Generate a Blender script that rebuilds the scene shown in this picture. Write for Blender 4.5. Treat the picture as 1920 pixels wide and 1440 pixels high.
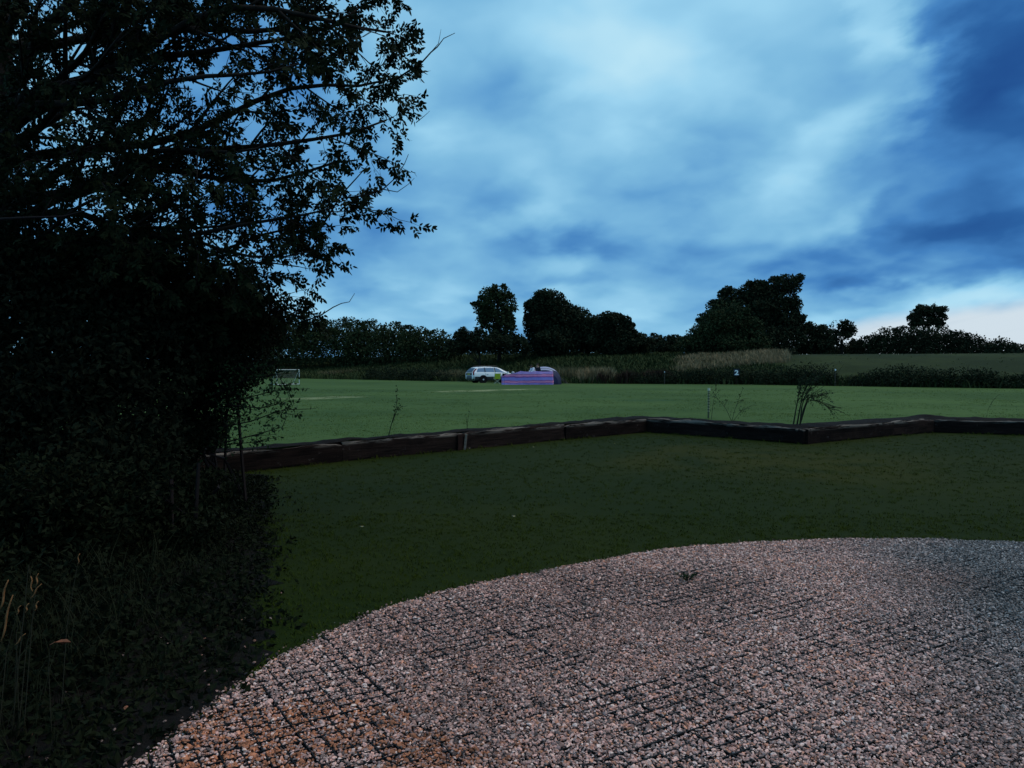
import bpy, bmesh, math, random
import numpy as np
from mathutils import Vector, Matrix, Euler

# ------------------------------------------------------------------ scene, camera, sky, fill lamp
for o in list(bpy.data.objects):
    bpy.data.objects.remove(o, do_unlink=True)
scene = bpy.context.scene
COL = scene.collection
EYE = 1.6
FPX = 1450.0            # focal length in pixels of a 1920 wide frame
HORIZON = 692.0
PITCH = math.atan((720 - HORIZON) / FPX)

cam_data = bpy.data.cameras.new('camera')
cam_data.sensor_width = 36
cam_data.lens = FPX / 1920 * 36
cam_data.clip_start = 0.05
cam_data.clip_end = 6000
cam = bpy.data.objects.new('camera', cam_data)
cam.location = (0, 0, EYE)
cam.rotation_euler = (math.pi / 2 - PITCH, 0, 0)
COL.objects.link(cam)
scene.camera = cam

vs = scene.view_settings
vs.view_transform = 'Standard'
vs.look = 'None'
vs.gamma = 1
vs.exposure = 0
vs.use_curve_mapping = False

FILL_EL, FILL_AZ = math.radians(60), math.radians(80)     # azimuth from straight ahead, to the right
fill_data = bpy.data.lights.new('fill_sun', 'SUN')  # soft warm fill lamp, added; the dusk sun is below the horizon
fill_data.energy = 1.5
fill_data.angle = math.radians(60)
fill_data.color = (1.0, 0.78, 0.52)
fill_sun = bpy.data.objects.new('fill_sun', fill_data)
sd = Vector((math.sin(FILL_AZ) * math.cos(FILL_EL), math.cos(FILL_AZ) * math.cos(FILL_EL), math.sin(FILL_EL)))
fill_sun.rotation_euler = sd.to_track_quat('Z', 'Y').to_euler()
fill_sun.location = (0, -10, 40)
COL.objects.link(fill_sun)


def srgb(r, g, b, a=1.0):
    f = lambda c: (c / 255 / 12.92) if c / 255 <= 0.04045 else ((c / 255 + 0.055) / 1.055) ** 2.4
    return (f(r), f(g), f(b), a)


class NT:
    """small helper that writes node trees as expressions"""
    def __init__(self, tree):
        self.t = tree

    def n(self, kind, **kw):
        nd = self.t.nodes.new(kind)
        for k, v in kw.items():
            setattr(nd, k, v)
        return nd

    def link(self, a, b):
        self.t.links.new(a, b)

    def put(self, sock, v):
        if isinstance(v, (int, float)):
            sock.default_value = v
        elif isinstance(v, (tuple, list)):
            sock.default_value = v
        else:
            self.link(v, sock)

    def m(self, op, a, b=None, c=None, clamp=False):
        nd = self.n('ShaderNodeMath', operation=op)
        nd.use_clamp = clamp
        self.put(nd.inputs[0], a)
        if b is not None:
            self.put(nd.inputs[1], b)
        if c is not None:
            self.put(nd.inputs[2], c)
        return nd.outputs[0]

    def vm(self, op, a, b=None):
        nd = self.n('ShaderNodeVectorMath', operation=op)
        self.put(nd.inputs[0], a)
        if b is not None:
            self.put(nd.inputs[1], b)
        return nd.outputs['Value'] if op in ('DOT_PRODUCT', 'LENGTH') else nd.outputs[0]

    def noise(self, vec, scale, detail=4, rough=0.5, dist=0.0, col=False):
        nd = self.n('ShaderNodeTexNoise')
        if vec is not None:
            self.link(vec, nd.inputs['Vector'])
        nd.inputs['Scale'].default_value = scale
        nd.inputs['Detail'].default_value = detail
        nd.inputs['Roughness'].default_value = rough
        nd.inputs['Distortion'].default_value = dist
        return nd.outputs['Color'] if col else nd.outputs[0]

    def ramp(self, fac, stops, interp='LINEAR'):
        nd = self.n('ShaderNodeValToRGB')
        cr = nd.color_ramp
        cr.interpolation = interp
        while len(cr.elements) < len(stops):
            cr.elements.new(0.5)
        for e, (p, c) in zip(cr.elements, stops):
            e.position = p
            e.color = c if len(c) == 4 else (*c, 1)
        self.put(nd.inputs[0], fac)
        return nd.outputs[0]

    def mix(self, fac, a, b, blend='MIX'):
        nd = self.n('ShaderNodeMix', data_type='RGBA', blend_type=blend)
        self.put(nd.inputs[0], fac)
        for s, v in ((nd.inputs[6], a), (nd.inputs[7], b)):
            if isinstance(v, (tuple, list)):
                s.default_value = v if len(v) == 4 else (*v, 1)
            else:
                self.link(v, s)
        return nd.outputs[2]

    def maprange(self, v, a, b, c=0.0, d=1.0, kind='SMOOTHSTEP'):
        nd = self.n('ShaderNodeMapRange', interpolation_type=kind)
        self.put(nd.inputs[0], v)
        for i, x in enumerate((a, b, c, d)):
            self.put(nd.inputs[i + 1], x)
        return nd.outputs[0]

    def combine(self, x, y, z):
        nd = self.n('ShaderNodeCombineXYZ')
        for i, v in enumerate((x, y, z)):
            self.put(nd.inputs[i], v)
        return nd.outputs[0]


def sky_dir(px, py):
    az = math.atan((px - 960) / FPX)
    el = math.atan((HORIZON - py) / FPX * math.cos(az))
    return az, el


def build_world():
    w = bpy.data.worlds.new('World')
    scene.world = w
    w.use_nodes = True
    t = NT(w.node_tree)
    w.node_tree.nodes.clear()
    tc = t.n('ShaderNodeTexCoord').outputs['Generated']
    sep = t.n('ShaderNodeSeparateXYZ')
    t.link(tc, sep.inputs[0])
    X, Y, Z = sep.outputs
    az = t.m('ARCTAN2', X, Y)
    el = t.m('ARCSINE', Z)
    # cloud texture space: streaks rise to the right a little
    ca, sa = math.cos(math.radians(16)), math.sin(math.radians(16))
    u = t.m('ADD', t.m('MULTIPLY', az, ca), t.m('MULTIPLY', el, sa))
    v = t.m('SUBTRACT', t.m('MULTIPLY', el, ca), t.m('MULTIPLY', az, sa))
    p = t.combine(u, t.m('MULTIPLY', v, 2.1), 0.37)
    # cloud deck seen in mild perspective: direction projected on a layer overhead
    zz = t.m('ADD', t.m('MAXIMUM', Z, 0.0), 0.34)
    q0 = t.combine(t.m('DIVIDE', X, zz), t.m('DIVIDE', Y, zz), 0.2)
    rotm = t.n('ShaderNodeMapping')
    t.link(q0, rotm.inputs['Vector'])
    rotm.inputs['Rotation'].default_value = (0, 0, math.radians(-18))
    q = rotm.outputs[0]
    warp = t.noise(q, 2.6, 4, 0.55, col=True)
    wsub = t.vm('SUBTRACT', warp, (0.5, 0.5, 0.5))
    sc = t.n('ShaderNodeVectorMath', operation='SCALE')
    t.link(wsub, sc.inputs[0])
    sc.inputs['Scale'].default_value = 0.16
    sc3 = t.n('ShaderNodeVectorMath', operation='SCALE')
    t.link(wsub, sc3.inputs[0])
    sc3.inputs['Scale'].default_value = 0.26
    pw = t.vm('ADD', q, sc3.outputs[0])
    n1 = t.noise(pw, 2.0, 3.2, 0.48)
    # the same layer a little towards the light: the difference models lit rims and dark bellies
    n1b = t.noise(t.vm('ADD', pw, (0.07, -0.10, 0.0)), 2.0, 3.2, 0.48)
    n2 = t.noise(pw, 6.0, 3, 0.5)
    # small warp for the placed cloud masses so that their edges are ragged
    sx = t.n('ShaderNodeSeparateXYZ')
    t.link(sc.outputs[0], sx.inputs[0])
    w2 = t.vm('SUBTRACT', t.noise(p, 14.0, 4, 0.55, col=True), (0.5, 0.5, 0.5))
    sx2 = t.n('ShaderNodeSeparateXYZ')
    t.link(w2, sx2.inputs[0])
    az_w = t.m('ADD', t.m('ADD', az, t.m('MULTIPLY', sx.outputs[0], 0.8)), t.m('MULTIPLY', sx2.outputs[0], 0.07))
    el_w = t.m('ADD', t.m('ADD', el, t.m('MULTIPLY', sx.outputs[1], 0.35)), t.m('MULTIPLY', sx2.outputs[1], 0.03))

    pos_w = t.combine(az_w, el_w, 0.0)

    def blob(acc, px, py, rx, ry, rot, amp, hard=1.0):
        a0, e0 = sky_dir(px, py)
        mp = t.n('ShaderNodeMapping', vector_type='TEXTURE')
        t.link(pos_w, mp.inputs['Vector'])
        mp.inputs['Location'].default_value = (a0, e0, 0)
        mp.inputs['Rotation'].default_value = (0, 0, math.radians(rot))
        mp.inputs['Scale'].default_value = (rx / FPX, ry / FPX, 1)
        r2 = t.vm('DOT_PRODUCT', mp.outputs[0], mp.outputs[0])
        if hard != 1.0:
            r2 = t.m('POWER', r2, hard)
        return t.m('MULTIPLY_ADD', t.m('POWER', 1 / 2.718, r2), amp, acc)

    blobs = [
        # px, py, rx, ry, rot(deg, + rises to the right), amplitude
        (1200, 20, 480, 200, 0, 0.21, 1),
        (1640, 40, 46, 90, 0, 0.22, 1.3),
        (1690, 95, 40, 22, -30, 0.20, 1),
        (1880, 60, 125, 190, -12, -0.38, 1.2),
        (1790, 190, 190, 60, 33, -0.22, 1),
        (1910, 265, 90, 50, 10, -0.12, 1),
        (1800, 375, 250, 60, 6, -0.15, 1),
        (1780, 450, 360, 30, 6, -0.27, 1.2),
        (1740, 507, 300, 18, 5, -0.26, 1.2),
        (1600, 400, 60, 20, 35, 0.16, 1),
        (1590, 225, 100, 24, 20, 0.14, 1),
        (1440, 340, 190, 30, 16, 0.10, 1),
        (1420, 470, 130, 60, 10, 0.08, 1),
        (1310, 290, 190, 75, 12, -0.17, 1),
        (1240, 420, 120, 80, 10, -0.06, 1),
        (1090, 455, 95, 20, 0, -0.20, 1.2),
        (1290, 480, 90, 26, 0, -0.16, 1),
        (1060, 528, 120, 14, 6, -0.14, 1),
        (690, 510, 140, 40, 8, -0.08, 1),
        (960, 412, 75, 26, 10, 0.16, 1.2),
        (830, 250, 90, 26, 16, 0.09, 1),
        (1080, 180, 150, 24, 14, 0.10, 1),
        (930, 180, 130, 34, 10, -0.06, 1),
        (880, 370, 140, 24, 10, -0.06, 1),
        (760, 590, 260, 50, 0, 0.10, 1),
        (1150, 570, 200, 26, 2, 0.10, 1),
        (430, 120, 280, 260, 0, -0.16, 1),
        (500, 440, 200, 120, 0, -0.06, 1),
        (1780, 560, 260, 22, 10, 0.20, 1.3),
    ]
    total = t.m('MULTIPLY_ADD', t.m('SUBTRACT', n1, 0.5), 0.24, 0.58)
    total = t.m('MULTIPLY_ADD', t.m('SUBTRACT', n1, n1b), 0.85, total)
    total = t.m('MULTIPLY_ADD', t.m('SUBTRACT', n2, 0.5), 0.20, total)
    for b in blobs:
        total = blob(total, *b)
    total = t.m('MAXIMUM', t.m('MINIMUM', total, 1.0), 0.0)
    cloud = t.ramp(total, [
        (0.0, srgb(33, 78, 142)), (0.18, srgb(44, 97, 160)), (0.34, srgb(68, 129, 191)),
        (0.48, srgb(99, 161, 210)), (0.62, srgb(126, 186, 223)), (0.78, srgb(155, 210, 239)), (1.0, srgb(190, 231, 247))])
    # clear strip of evening sky under the edge of the cloud deck (a great circle)
    def dvec(px, py):
        a, e = sky_dir(px, py)
        return Vector((math.sin(a) * math.cos(e), math.cos(a) * math.cos(e), math.sin(e)))
    nrm = dvec(1500, 618).cross(dvec(1920, 562)).normalized()
    if nrm.z > 0:
        nrm = -nrm
    dist = t.m('ADD', t.vm('DOT_PRODUCT', tc, tuple(nrm)), t.m('MULTIPLY', sx2.outputs[1], 0.016))
    dist = t.m('ADD', dist, t.m('MULTIPLY', sx.outputs[1], 0.05))
    gap = t.maprange(dist, -0.008, 0.012)
    gap = t.m('MULTIPLY', t.m('MULTIPLY', gap, t.maprange(az, 0.20, 0.46)), t.maprange(az, 1.7, 1.1))
    sky = t.n('ShaderNodeTexSky', sky_type='NISHITA')
    sky.sun_disc = False
    sky.sun_elevation = FILL_EL
    sky.sun_rotation = FILL_AZ
    # the low clear sky seen under the clouds, pale and nearly white
    skyc = t.mix(0.97, t.mix(1.0, sky.outputs[0], (0.10, 0.10, 0.10, 1), 'MULTIPLY'), srgb(208, 223, 234))
    streak = t.maprange(t.noise(t.combine(u, t.m('MULTIPLY', v, 22.0), 0.1), 5.0, 3), 0.5, 0.75, 0.0, 0.35)
    skyc = t.mix(streak, skyc, srgb(176, 196, 214))
    col = t.mix(gap, cloud, skyc)
    col = t.mix(t.maprange(el, -0.02, -0.06), col, (0.02, 0.025, 0.02, 1))
    bg = t.n('ShaderNodeBackground')
    t.link(col, bg.inputs[0])
    bg.inputs[1].default_value = 1.0
    out = t.n('ShaderNodeOutputWorld')
    t.link(bg.outputs[0], out.inputs[0])


build_world()
scene.world.cycles.sampling_method = 'MANUAL'
scene.world.cycles.sample_map_resolution = 512
cy_ = scene.cycles
cy_.max_bounces = 4
cy_.diffuse_bounces = 2
cy_.glossy_bounces = 2
cy_.transmission_bounces = 2
cy_.use_denoising = True

# ------------------------------------------------------------------ helpers
RNG = np.random.default_rng(7)
random.seed(7)


def ray(px, py):
    d = Vector(((px - 960) / FPX, 1.0, (720 - py) / FPX))
    return Matrix.Rotation(-PITCH, 3, 'X') @ d


def on_z(px, py, z):
    r = ray(px, py)
    k = (z - EYE) / r.z
    return Vector((r.x * k, r.y * k, z))


def at(px, py, d):
    r = ray(px, py)
    return Vector((r.x / r.y * d, d, EYE + r.z / r.y * d))


def tag(o, label=None, cat=None, group=None, kind=None):
    if label:
        o['label'] = label
    if cat:
        o['category'] = cat
    if group:
        o['group'] = group
    if kind:
        o['kind'] = kind
    return o


def empty(name, loc=(0, 0, 0), rz=0.0):
    o = bpy.data.objects.new(name, None)
    o.empty_display_size = 0.2
    o.location = loc
    o.rotation_euler = (0, 0, rz)
    COL.objects.link(o)
    return o


def link(name, me, mat=None, parent=None, loc=None):
    o = bpy.data.objects.new(name, me)
    COL.objects.link(o)
    if mat is not None and len(me.materials) == 0:
        me.materials.append(mat)
    if parent is not None:
        o.parent = parent
    if loc is not None:
        o.location = loc
    return o


def np_mesh(name, verts, faces, smooth=False):
    """verts (N,3), faces (M,k) -> mesh, fast"""
    me = bpy.data.meshes.new(name)
    verts = np.ascontiguousarray(verts, dtype=np.float32)
    faces = np.ascontiguousarray(faces, dtype=np.int32)
    M, k = faces.shape
    me.vertices.add(len(verts))
    me.vertices.foreach_set('co', verts.ravel())
    me.loops.add(M * k)
    me.loops.foreach_set('vertex_index', faces.ravel())
    me.polygons.add(M)
    me.polygons.foreach_set('loop_start', np.arange(0, M * k, k, dtype=np.int32))
    me.polygons.foreach_set('use_smooth', np.full(M, smooth, dtype=bool))
    me.update(calc_edges=True)
    return me


class MB:
    """collects quads/tris; build() links them as one mesh object"""
    def __init__(self):
        self.v, self.f = [], []

    def add(self, verts, faces):
        b = len(self.v)
        self.v.extend([tuple(p) for p in verts])
        self.f.extend([tuple(i + b for i in f) for f in faces])
        return self

    def box(self, c, s, rot=None):
        hx, hy, hz = s[0] / 2, s[1] / 2, s[2] / 2
        vs_ = [Vector((x, y, z)) for x in (-hx, hx) for y in (-hy, hy) for z in (-hz, hz)]
        if rot is not None:
            vs_ = [rot @ p for p in vs_]
        vs_ = [p + Vector(c) for p in vs_]
        return self.add(vs_, [(0, 1, 3, 2), (4, 6, 7, 5), (0, 4, 5, 1), (2, 3, 7, 6), (0, 2, 6, 4), (1, 5, 7, 3)])

    def tube(self, pts, rad, n=6, cap=True):
        pts = [Vector(p) for p in pts]
        if not hasattr(rad, '__len__'):
            rad = [rad] * len(pts)
        rings = []
        for i, p in enumerate(pts):
            d = (pts[min(i + 1, len(pts) - 1)] - pts[max(i - 1, 0)])
            if d.length < 1e-9:
                d = Vector((0, 0, 1))
            d.normalize()
            a = d.cross(Vector((0.31, 0.17, 0.93)))
            if a.length < 1e-3:
                a = d.cross(Vector((1, 0, 0)))
            a.normalize()
            b = d.cross(a)
            rings.append([p + (a * math.cos(2 * math.pi * k / n) + b * math.sin(2 * math.pi * k / n)) * rad[i] for k in range(n)])
        vs_ = [q for r in rings for q in r]
        fs = []
        for i in range(len(rings) - 1):
            for k in range(n):
                k2 = (k + 1) % n
                fs.append((i * n + k, i * n + k2, (i + 1) * n + k2, (i + 1) * n + k))
        if cap:
            fs.append(tuple(range(n - 1, -1, -1)))
            fs.append(tuple((len(rings) - 1) * n + k for k in range(n)))
        return self.add(vs_, fs)

    def disc(self, c, axis, r, th, n=20):
        axis = Vector(axis).normalized()
        return self.tube([Vector(c) - axis * th / 2, Vector(c) + axis * th / 2], r, n)

    def sphere(self, c, r, nu=10, nv=6):
        r = r if hasattr(r, '__len__') else (r, r, r)
        vs_, fs = [], []
        for j in range(nv + 1):
            th = math.pi * j / nv
            for i in range(nu):
                ph = 2 * math.pi * i / nu
                vs_.append((c[0] + r[0] * math.sin(th) * math.cos(ph), c[1] + r[1] * math.sin(th) * math.sin(ph), c[2] + r[2] * math.cos(th)))
        for j in range(nv):
            for i in range(nu):
                i2 = (i + 1) % nu
                fs.append((j * nu + i, (j + 1) * nu + i, (j + 1) * nu + i2, j * nu + i2))
        return self.add(vs_, fs)

    def mesh(self, name, smooth=False):
        me = bpy.data.meshes.new(name)
        me.from_pydata(self.v, [], self.f)
        if smooth:
            me.polygons.foreach_set('use_smooth', [True] * len(me.polygons))
        me.update()
        return me

    def build(self, name, mat, parent=None, smooth=False, loc=None):
        return link(name, self.mesh(name, smooth), mat, parent, loc)


def _hash_grid(seed, n=256):
    return np.random.default_rng(seed).random((n, n)).astype(np.float64)


_GR = {}


def vnoise(x, y, scale, seed=0, octaves=3):
    """smooth 2D value noise in 0..1"""
    x = np.asarray(x, float)
    y = np.asarray(y, float)
    out = np.zeros(np.broadcast(x, y).shape)
    amp, tot = 1.0, 0.0
    for o in range(octaves):
        g = _GR.setdefault(seed + 31 * o, _hash_grid(seed + 31 * o))
        n = g.shape[0]
        fx, fy = x * scale + 17.3 * o, y * scale + 9.1 * o
        ix, iy = np.floor(fx).astype(int), np.floor(fy).astype(int)
        tx, ty = fx - ix, fy - iy
        tx, ty = tx * tx * (3 - 2 * tx), ty * ty * (3 - 2 * ty)
        a, b = g[ix % n, iy % n], g[(ix + 1) % n, iy % n]
        c, d = g[ix % n, (iy + 1) % n], g[(ix + 1) % n, (iy + 1) % n]
        out += amp * ((a * (1 - tx) + b * tx) * (1 - ty) + (c * (1 - tx) + d * tx) * ty)
        tot += amp
        amp *= 0.5
        scale *= 2
    return out / tot


# ------------------------------------------------------------------ materials
MATS = {}


def mat(name, color, rough=0.8, spec=0.3, metal=0.0, vary=0.0, scale=4.0, color2=None, bump=0.0, bscale=40.0, detail=5):
    if name in MATS:
        return MATS[name]
    m = bpy.data.materials.new(name)
    m.use_nodes = True
    t = NT(m.node_tree)
    b = m.node_tree.nodes['Principled BSDF']
    c = color if len(color) == 4 else (*color, 1)
    b.inputs['Roughness'].default_value = rough
    b.inputs['Specular IOR Level'].default_value = spec
    b.inputs['Metallic'].default_value = metal
    obj = t.n('ShaderNodeTexCoord').outputs['Object']
    if vary or color2:
        c2 = color2 if color2 else tuple(x * (1 - vary) for x in c[:3])
        c2 = c2 if len(c2) == 4 else (*c2, 1)
        n = t.noise(obj, scale, detail, 0.6)
        t.link(t.mix(t.maprange(n, 0.32, 0.68), c, c2), b.inputs['Base Color'])
    else:
        b.inputs['Base Color'].default_value = c
    if bump:
        bp = t.n('ShaderNodeBump')
        bp.inputs['Strength'].default_value = bump
        bp.inputs['Distance'].default_value = 0.02
        t.link(t.noise(obj, bscale, 4), bp.inputs['Height'])
        t.link(bp.outputs[0], b.inputs['Normal'])
    MATS[name] = m
    return m


def leaf_mat(name, c1, c2, scale=1.2, rough=0.8, spec=0.05, fine=30.0, trans=0.0):
    m = bpy.data.materials.new(name)
    m.use_nodes = True
    t = NT(m.node_tree)
    b = m.node_tree.nodes['Principled BSDF']
    pos = t.n('ShaderNodeNewGeometry').outputs['Position']
    n = t.noise(pos, scale, 3, 0.6)
    n2 = t.noise(pos, fine, 1)
    f = t.m('ADD', t.m('MULTIPLY', t.maprange(n, 0.3, 0.7), 0.6), t.m('MULTIPLY', t.maprange(n2, 0.3, 0.7), 0.4))
    t.link(t.mix(f, (*c1, 1), (*c2, 1)), b.inputs['Base Color'])
    b.inputs['Roughness'].default_value = rough
    b.inputs['Specular IOR Level'].default_value = spec
    MATS[name] = m
    return m


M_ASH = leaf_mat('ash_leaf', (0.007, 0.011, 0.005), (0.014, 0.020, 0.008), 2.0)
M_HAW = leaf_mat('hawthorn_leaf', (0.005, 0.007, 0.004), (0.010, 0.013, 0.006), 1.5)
M_SPRIG = leaf_mat('sprig_leaf', (0.014, 0.028, 0.012), (0.026, 0.046, 0.018), 2.5)
M_FAR = leaf_mat('far_leaf', (0.017, 0.026, 0.012), (0.034, 0.046, 0.019), 0.25, fine=3.0)
M_FAR2 = leaf_mat('far_leaf_dark', (0.012, 0.018, 0.010), (0.023, 0.030, 0.015), 0.25, fine=3.0)
M_FAR3 = leaf_mat('far_leaf_olive', (0.022, 0.032, 0.013), (0.038, 0.052, 0.018), 0.25, fine=3.0)
M_FARH = leaf_mat('far_hedge_leaf', (0.018, 0.027, 0.012), (0.035, 0.047, 0.019), 0.25, fine=3.0)
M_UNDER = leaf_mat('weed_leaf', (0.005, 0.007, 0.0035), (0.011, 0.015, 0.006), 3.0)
M_BARK = mat('bark', (0.030, 0.022, 0.018), 0.9, 0.1, vary=0.5, scale=8, bump=0.6, bscale=30)
M_FARBARK = mat('far_bark', (0.02, 0.017, 0.014), 0.9, 0.1)
M_TWIG = mat('twig_bark', (0.013, 0.009, 0.009), 0.85, 0.1)


def ground_mat(name, c1, c2, c3, big, mid, fine, bump=0.4, streaks=None):
    m = bpy.data.materials.new(name)
    m.use_nodes = True
    t = NT(m.node_tree)
    b = m.node_tree.nodes['Principled BSDF']
    b.inputs['Roughness'].default_value = 0.95
    b.inputs['Specular IOR Level'].default_value = 0.08
    pos = t.n('ShaderNodeNewGeometry').outputs['Position']
    n1 = t.maprange(t.noise(pos, big, 4, 0.55), 0.35, 0.65)
    n2 = t.maprange(t.noise(pos, mid, 5, 0.6), 0.3, 0.7)
    n3 = t.maprange(t.noise(pos, fine, 3, 0.6), 0.3, 0.7)
    col = t.mix(n1, (*c1, 1), (*c2, 1))
    col = t.mix(t.m('MULTIPLY', n2, 0.5), col, (*c3, 1))
    col = t.mix(t.m('MULTIPLY', n3, 0.35), col, tuple(x * 0.6 for x in c1) + (1,))
    if streaks:
        sepn = t.n('ShaderNodeSeparateXYZ')
        t.link(pos, sepn.inputs[0])
        wob = t.m('MULTIPLY', t.m('SUBTRACT', t.noise(pos, 0.5, 4), 0.5), 1.6)
        brk = t.noise(pos, 1.1, 4)
        for (p0, p1, half, colr, amt) in streaks:
            d = Vector((p1[0] - p0[0], p1[1] - p0[1]))
            L = d.length
            d.normalize()
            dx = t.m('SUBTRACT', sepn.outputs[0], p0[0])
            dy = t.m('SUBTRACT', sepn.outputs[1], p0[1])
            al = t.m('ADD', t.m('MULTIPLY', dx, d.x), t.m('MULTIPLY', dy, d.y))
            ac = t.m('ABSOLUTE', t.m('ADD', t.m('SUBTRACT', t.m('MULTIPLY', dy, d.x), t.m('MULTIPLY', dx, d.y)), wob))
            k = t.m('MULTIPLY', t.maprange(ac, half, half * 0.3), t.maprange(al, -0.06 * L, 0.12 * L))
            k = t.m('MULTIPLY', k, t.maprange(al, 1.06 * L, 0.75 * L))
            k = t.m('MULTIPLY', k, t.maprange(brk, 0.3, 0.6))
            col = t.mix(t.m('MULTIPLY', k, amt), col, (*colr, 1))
    t.link(col, b.inputs['Base Color'])
    bp = t.n('ShaderNodeBump')
    bp.inputs['Strength'].default_value = bump
    bp.inputs['Distance'].default_value = 0.03
    t.link(t.noise(pos, fine, 4, 0.7), bp.inputs['Height'])
    t.link(bp.outputs[0], b.inputs['Normal'])
    MATS[name] = m
    return m


# ------------------------------------------------------------------ plan of the ground
WALL_H = 0.33
FIELD_Z = 0.33
# front line of the sleeper wall in plan (zigzag), left to right
W_PTS = [(-9.5, 5.9), (-7.2, 8.9)] + [tuple(on_z(px, py, WALL_H).xy) for px, py in
        ((430, 848), (643, 829.5), (875, 811.5), (1060, 797.0), (1210, 786), (1362, 794.5), (1510, 804), (1675, 791.5), (1752, 786.5), (1935, 791))]
W_PTS += [(16.5, 16.6), (20.5, 19.0), (26.0, 19.5)]
# far edge of the mown field
B_PTS = [(-160, 150), (-60, 128), (-36, 112), (-5.5, 79), (4.2, 68), (19.3, 63), (32, 50.5), (60, 40), (160, 20)]


def interp(pts, x):
    xs, ys = [p[0] for p in pts], [p[1] for p in pts]
    return np.interp(x, xs, ys)


def wall_y(x):
    return interp(W_PTS, x)


def terrain(x, y):
    x = np.asarray(x, float)
    y = np.asarray(y, float)
    t = (y - interp(B_PTS, x)) / 42.0
    t = np.clip(t, 0, 1)
    z = FIELD_Z + 3.0 * t * t * (3 - 2 * t)
    z = z + np.clip((y - 220) / 500, 0, 1) * 4.0
    return z + (vnoise(x, y, 0.08, 5) - 0.5) * 0.35 * np.clip((y - interp(B_PTS, x)) / 8, 0, 1)


def sheet(name, xs, rowfn, zfn, rows, material):
    V, Fc = [], []
    for x in xs:
        ys = rowfn(x, rows)
        V.append(np.stack([np.full(rows, x), ys, zfn(np.full(rows, x), ys)], 1))
    V = np.concatenate(V)
    i, j = np.meshgrid(np.arange(len(xs) - 1), np.arange(rows - 1), indexing='ij')
    a = (i * rows + j).ravel()
    F_ = np.stack([a, a + rows, a + rows + 1, a + 1], 1)
    me = np_mesh(name, V, F_, True)
    o = link(name, me, material)
    return tag(o, kind='structure')


xs_core = sorted(set([round(float(v), 4) for v in np.arange(-30, 34.01, 0.5)] + [round(p[0], 4) for p in W_PTS]))
xs_all = [-1500, -700, -350, -180, -120, -90, -70, -55, -45, -38, -34] + xs_core + [38, 44, 52, 64, 80, 110, 170, 350, 700, 1500]

fa = on_z(818, 735, FIELD_Z)
fb = on_z(1010, 729, FIELD_Z)
fc = on_z(545, 749, FIELD_Z)
fd = on_z(672, 743, FIELD_Z)
dk1, dk2 = on_z(1090, 745, FIELD_Z), on_z(1160, 744, FIELD_Z)
dk3, dk4 = on_z(1170, 752, FIELD_Z), on_z(1270, 750, FIELD_Z)
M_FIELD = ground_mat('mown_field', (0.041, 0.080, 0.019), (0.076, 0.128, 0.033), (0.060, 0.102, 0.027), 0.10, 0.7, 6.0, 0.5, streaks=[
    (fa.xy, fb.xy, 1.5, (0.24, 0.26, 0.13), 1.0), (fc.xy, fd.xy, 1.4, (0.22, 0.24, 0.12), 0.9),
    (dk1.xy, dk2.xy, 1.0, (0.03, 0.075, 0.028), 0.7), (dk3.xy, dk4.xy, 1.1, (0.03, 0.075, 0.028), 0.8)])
def field_rows(x, n):
    y0, y1 = float(wall_y(x)) + 0.36, float(interp(B_PTS, x)) + 0.6
    y1 = max(y1, y0 + 1.0)
    return np.concatenate([[y0, y0 + 0.001], y0 + 0.002 + (y1 - y0) * np.linspace(0, 1, n - 2) ** 1.6])


def field_z(x, y):
    z = terrain(x, y)
    z[0] = -0.08
    return z


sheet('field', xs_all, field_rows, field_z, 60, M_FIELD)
M_BANK = ground_mat('rough_bank', (0.017, 0.027, 0.006), (0.033, 0.045, 0.011), (0.012, 0.018, 0.004), 0.10, 0.5, 3.0, 0.9)
sheet('bank', xs_all, lambda x, n: np.maximum(interp(B_PTS, x), wall_y(x) + 0.9) + 0.35 + (1800 - interp(B_PTS, x)) * np.linspace(0, 1, n) ** 3.0, lambda x, y: terrain(x, y) + 0.006, 90, M_BANK)

la_, lb_ = on_z(1180, 850, 0), on_z(1800, 885, 0)
M_LAWN = ground_mat('lawn_turf', (0.011, 0.021, 0.0012), (0.019, 0.027, 0.0012), (0.010, 0.018, 0.001), 0.22, 2.0, 40.0, 0.5, streaks=[(la_.xy, lb_.xy, 3.2, (0.030, 0.031, 0.0012), 0.8)])
sheet('lawn', xs_all, lambda x, n: -40 + (wall_y(x) + 0.10 + 40) * np.linspace(0, 1, n), lambda x, y: np.zeros_like(x), 30, M_LAWN)

# soil bed between the sleepers and the field
M_SOIL = ground_mat('bed_soil', (0.009, 0.0065, 0.006), (0.015, 0.011, 0.010), (0.007, 0.0055, 0.005), 0.8, 6.0, 30.0, 0.8)


def bed_width(x):
    return np.interp(x, [-9, -3, 1.5, 3.4, 6.2, 10.6, 26], [0.42, 0.45, 0.55, 1.10, 0.95, 0.95, 0.8]) + (vnoise(x, x * 0 + 3, 1.3, 9) - 0.5) * 0.25


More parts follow.
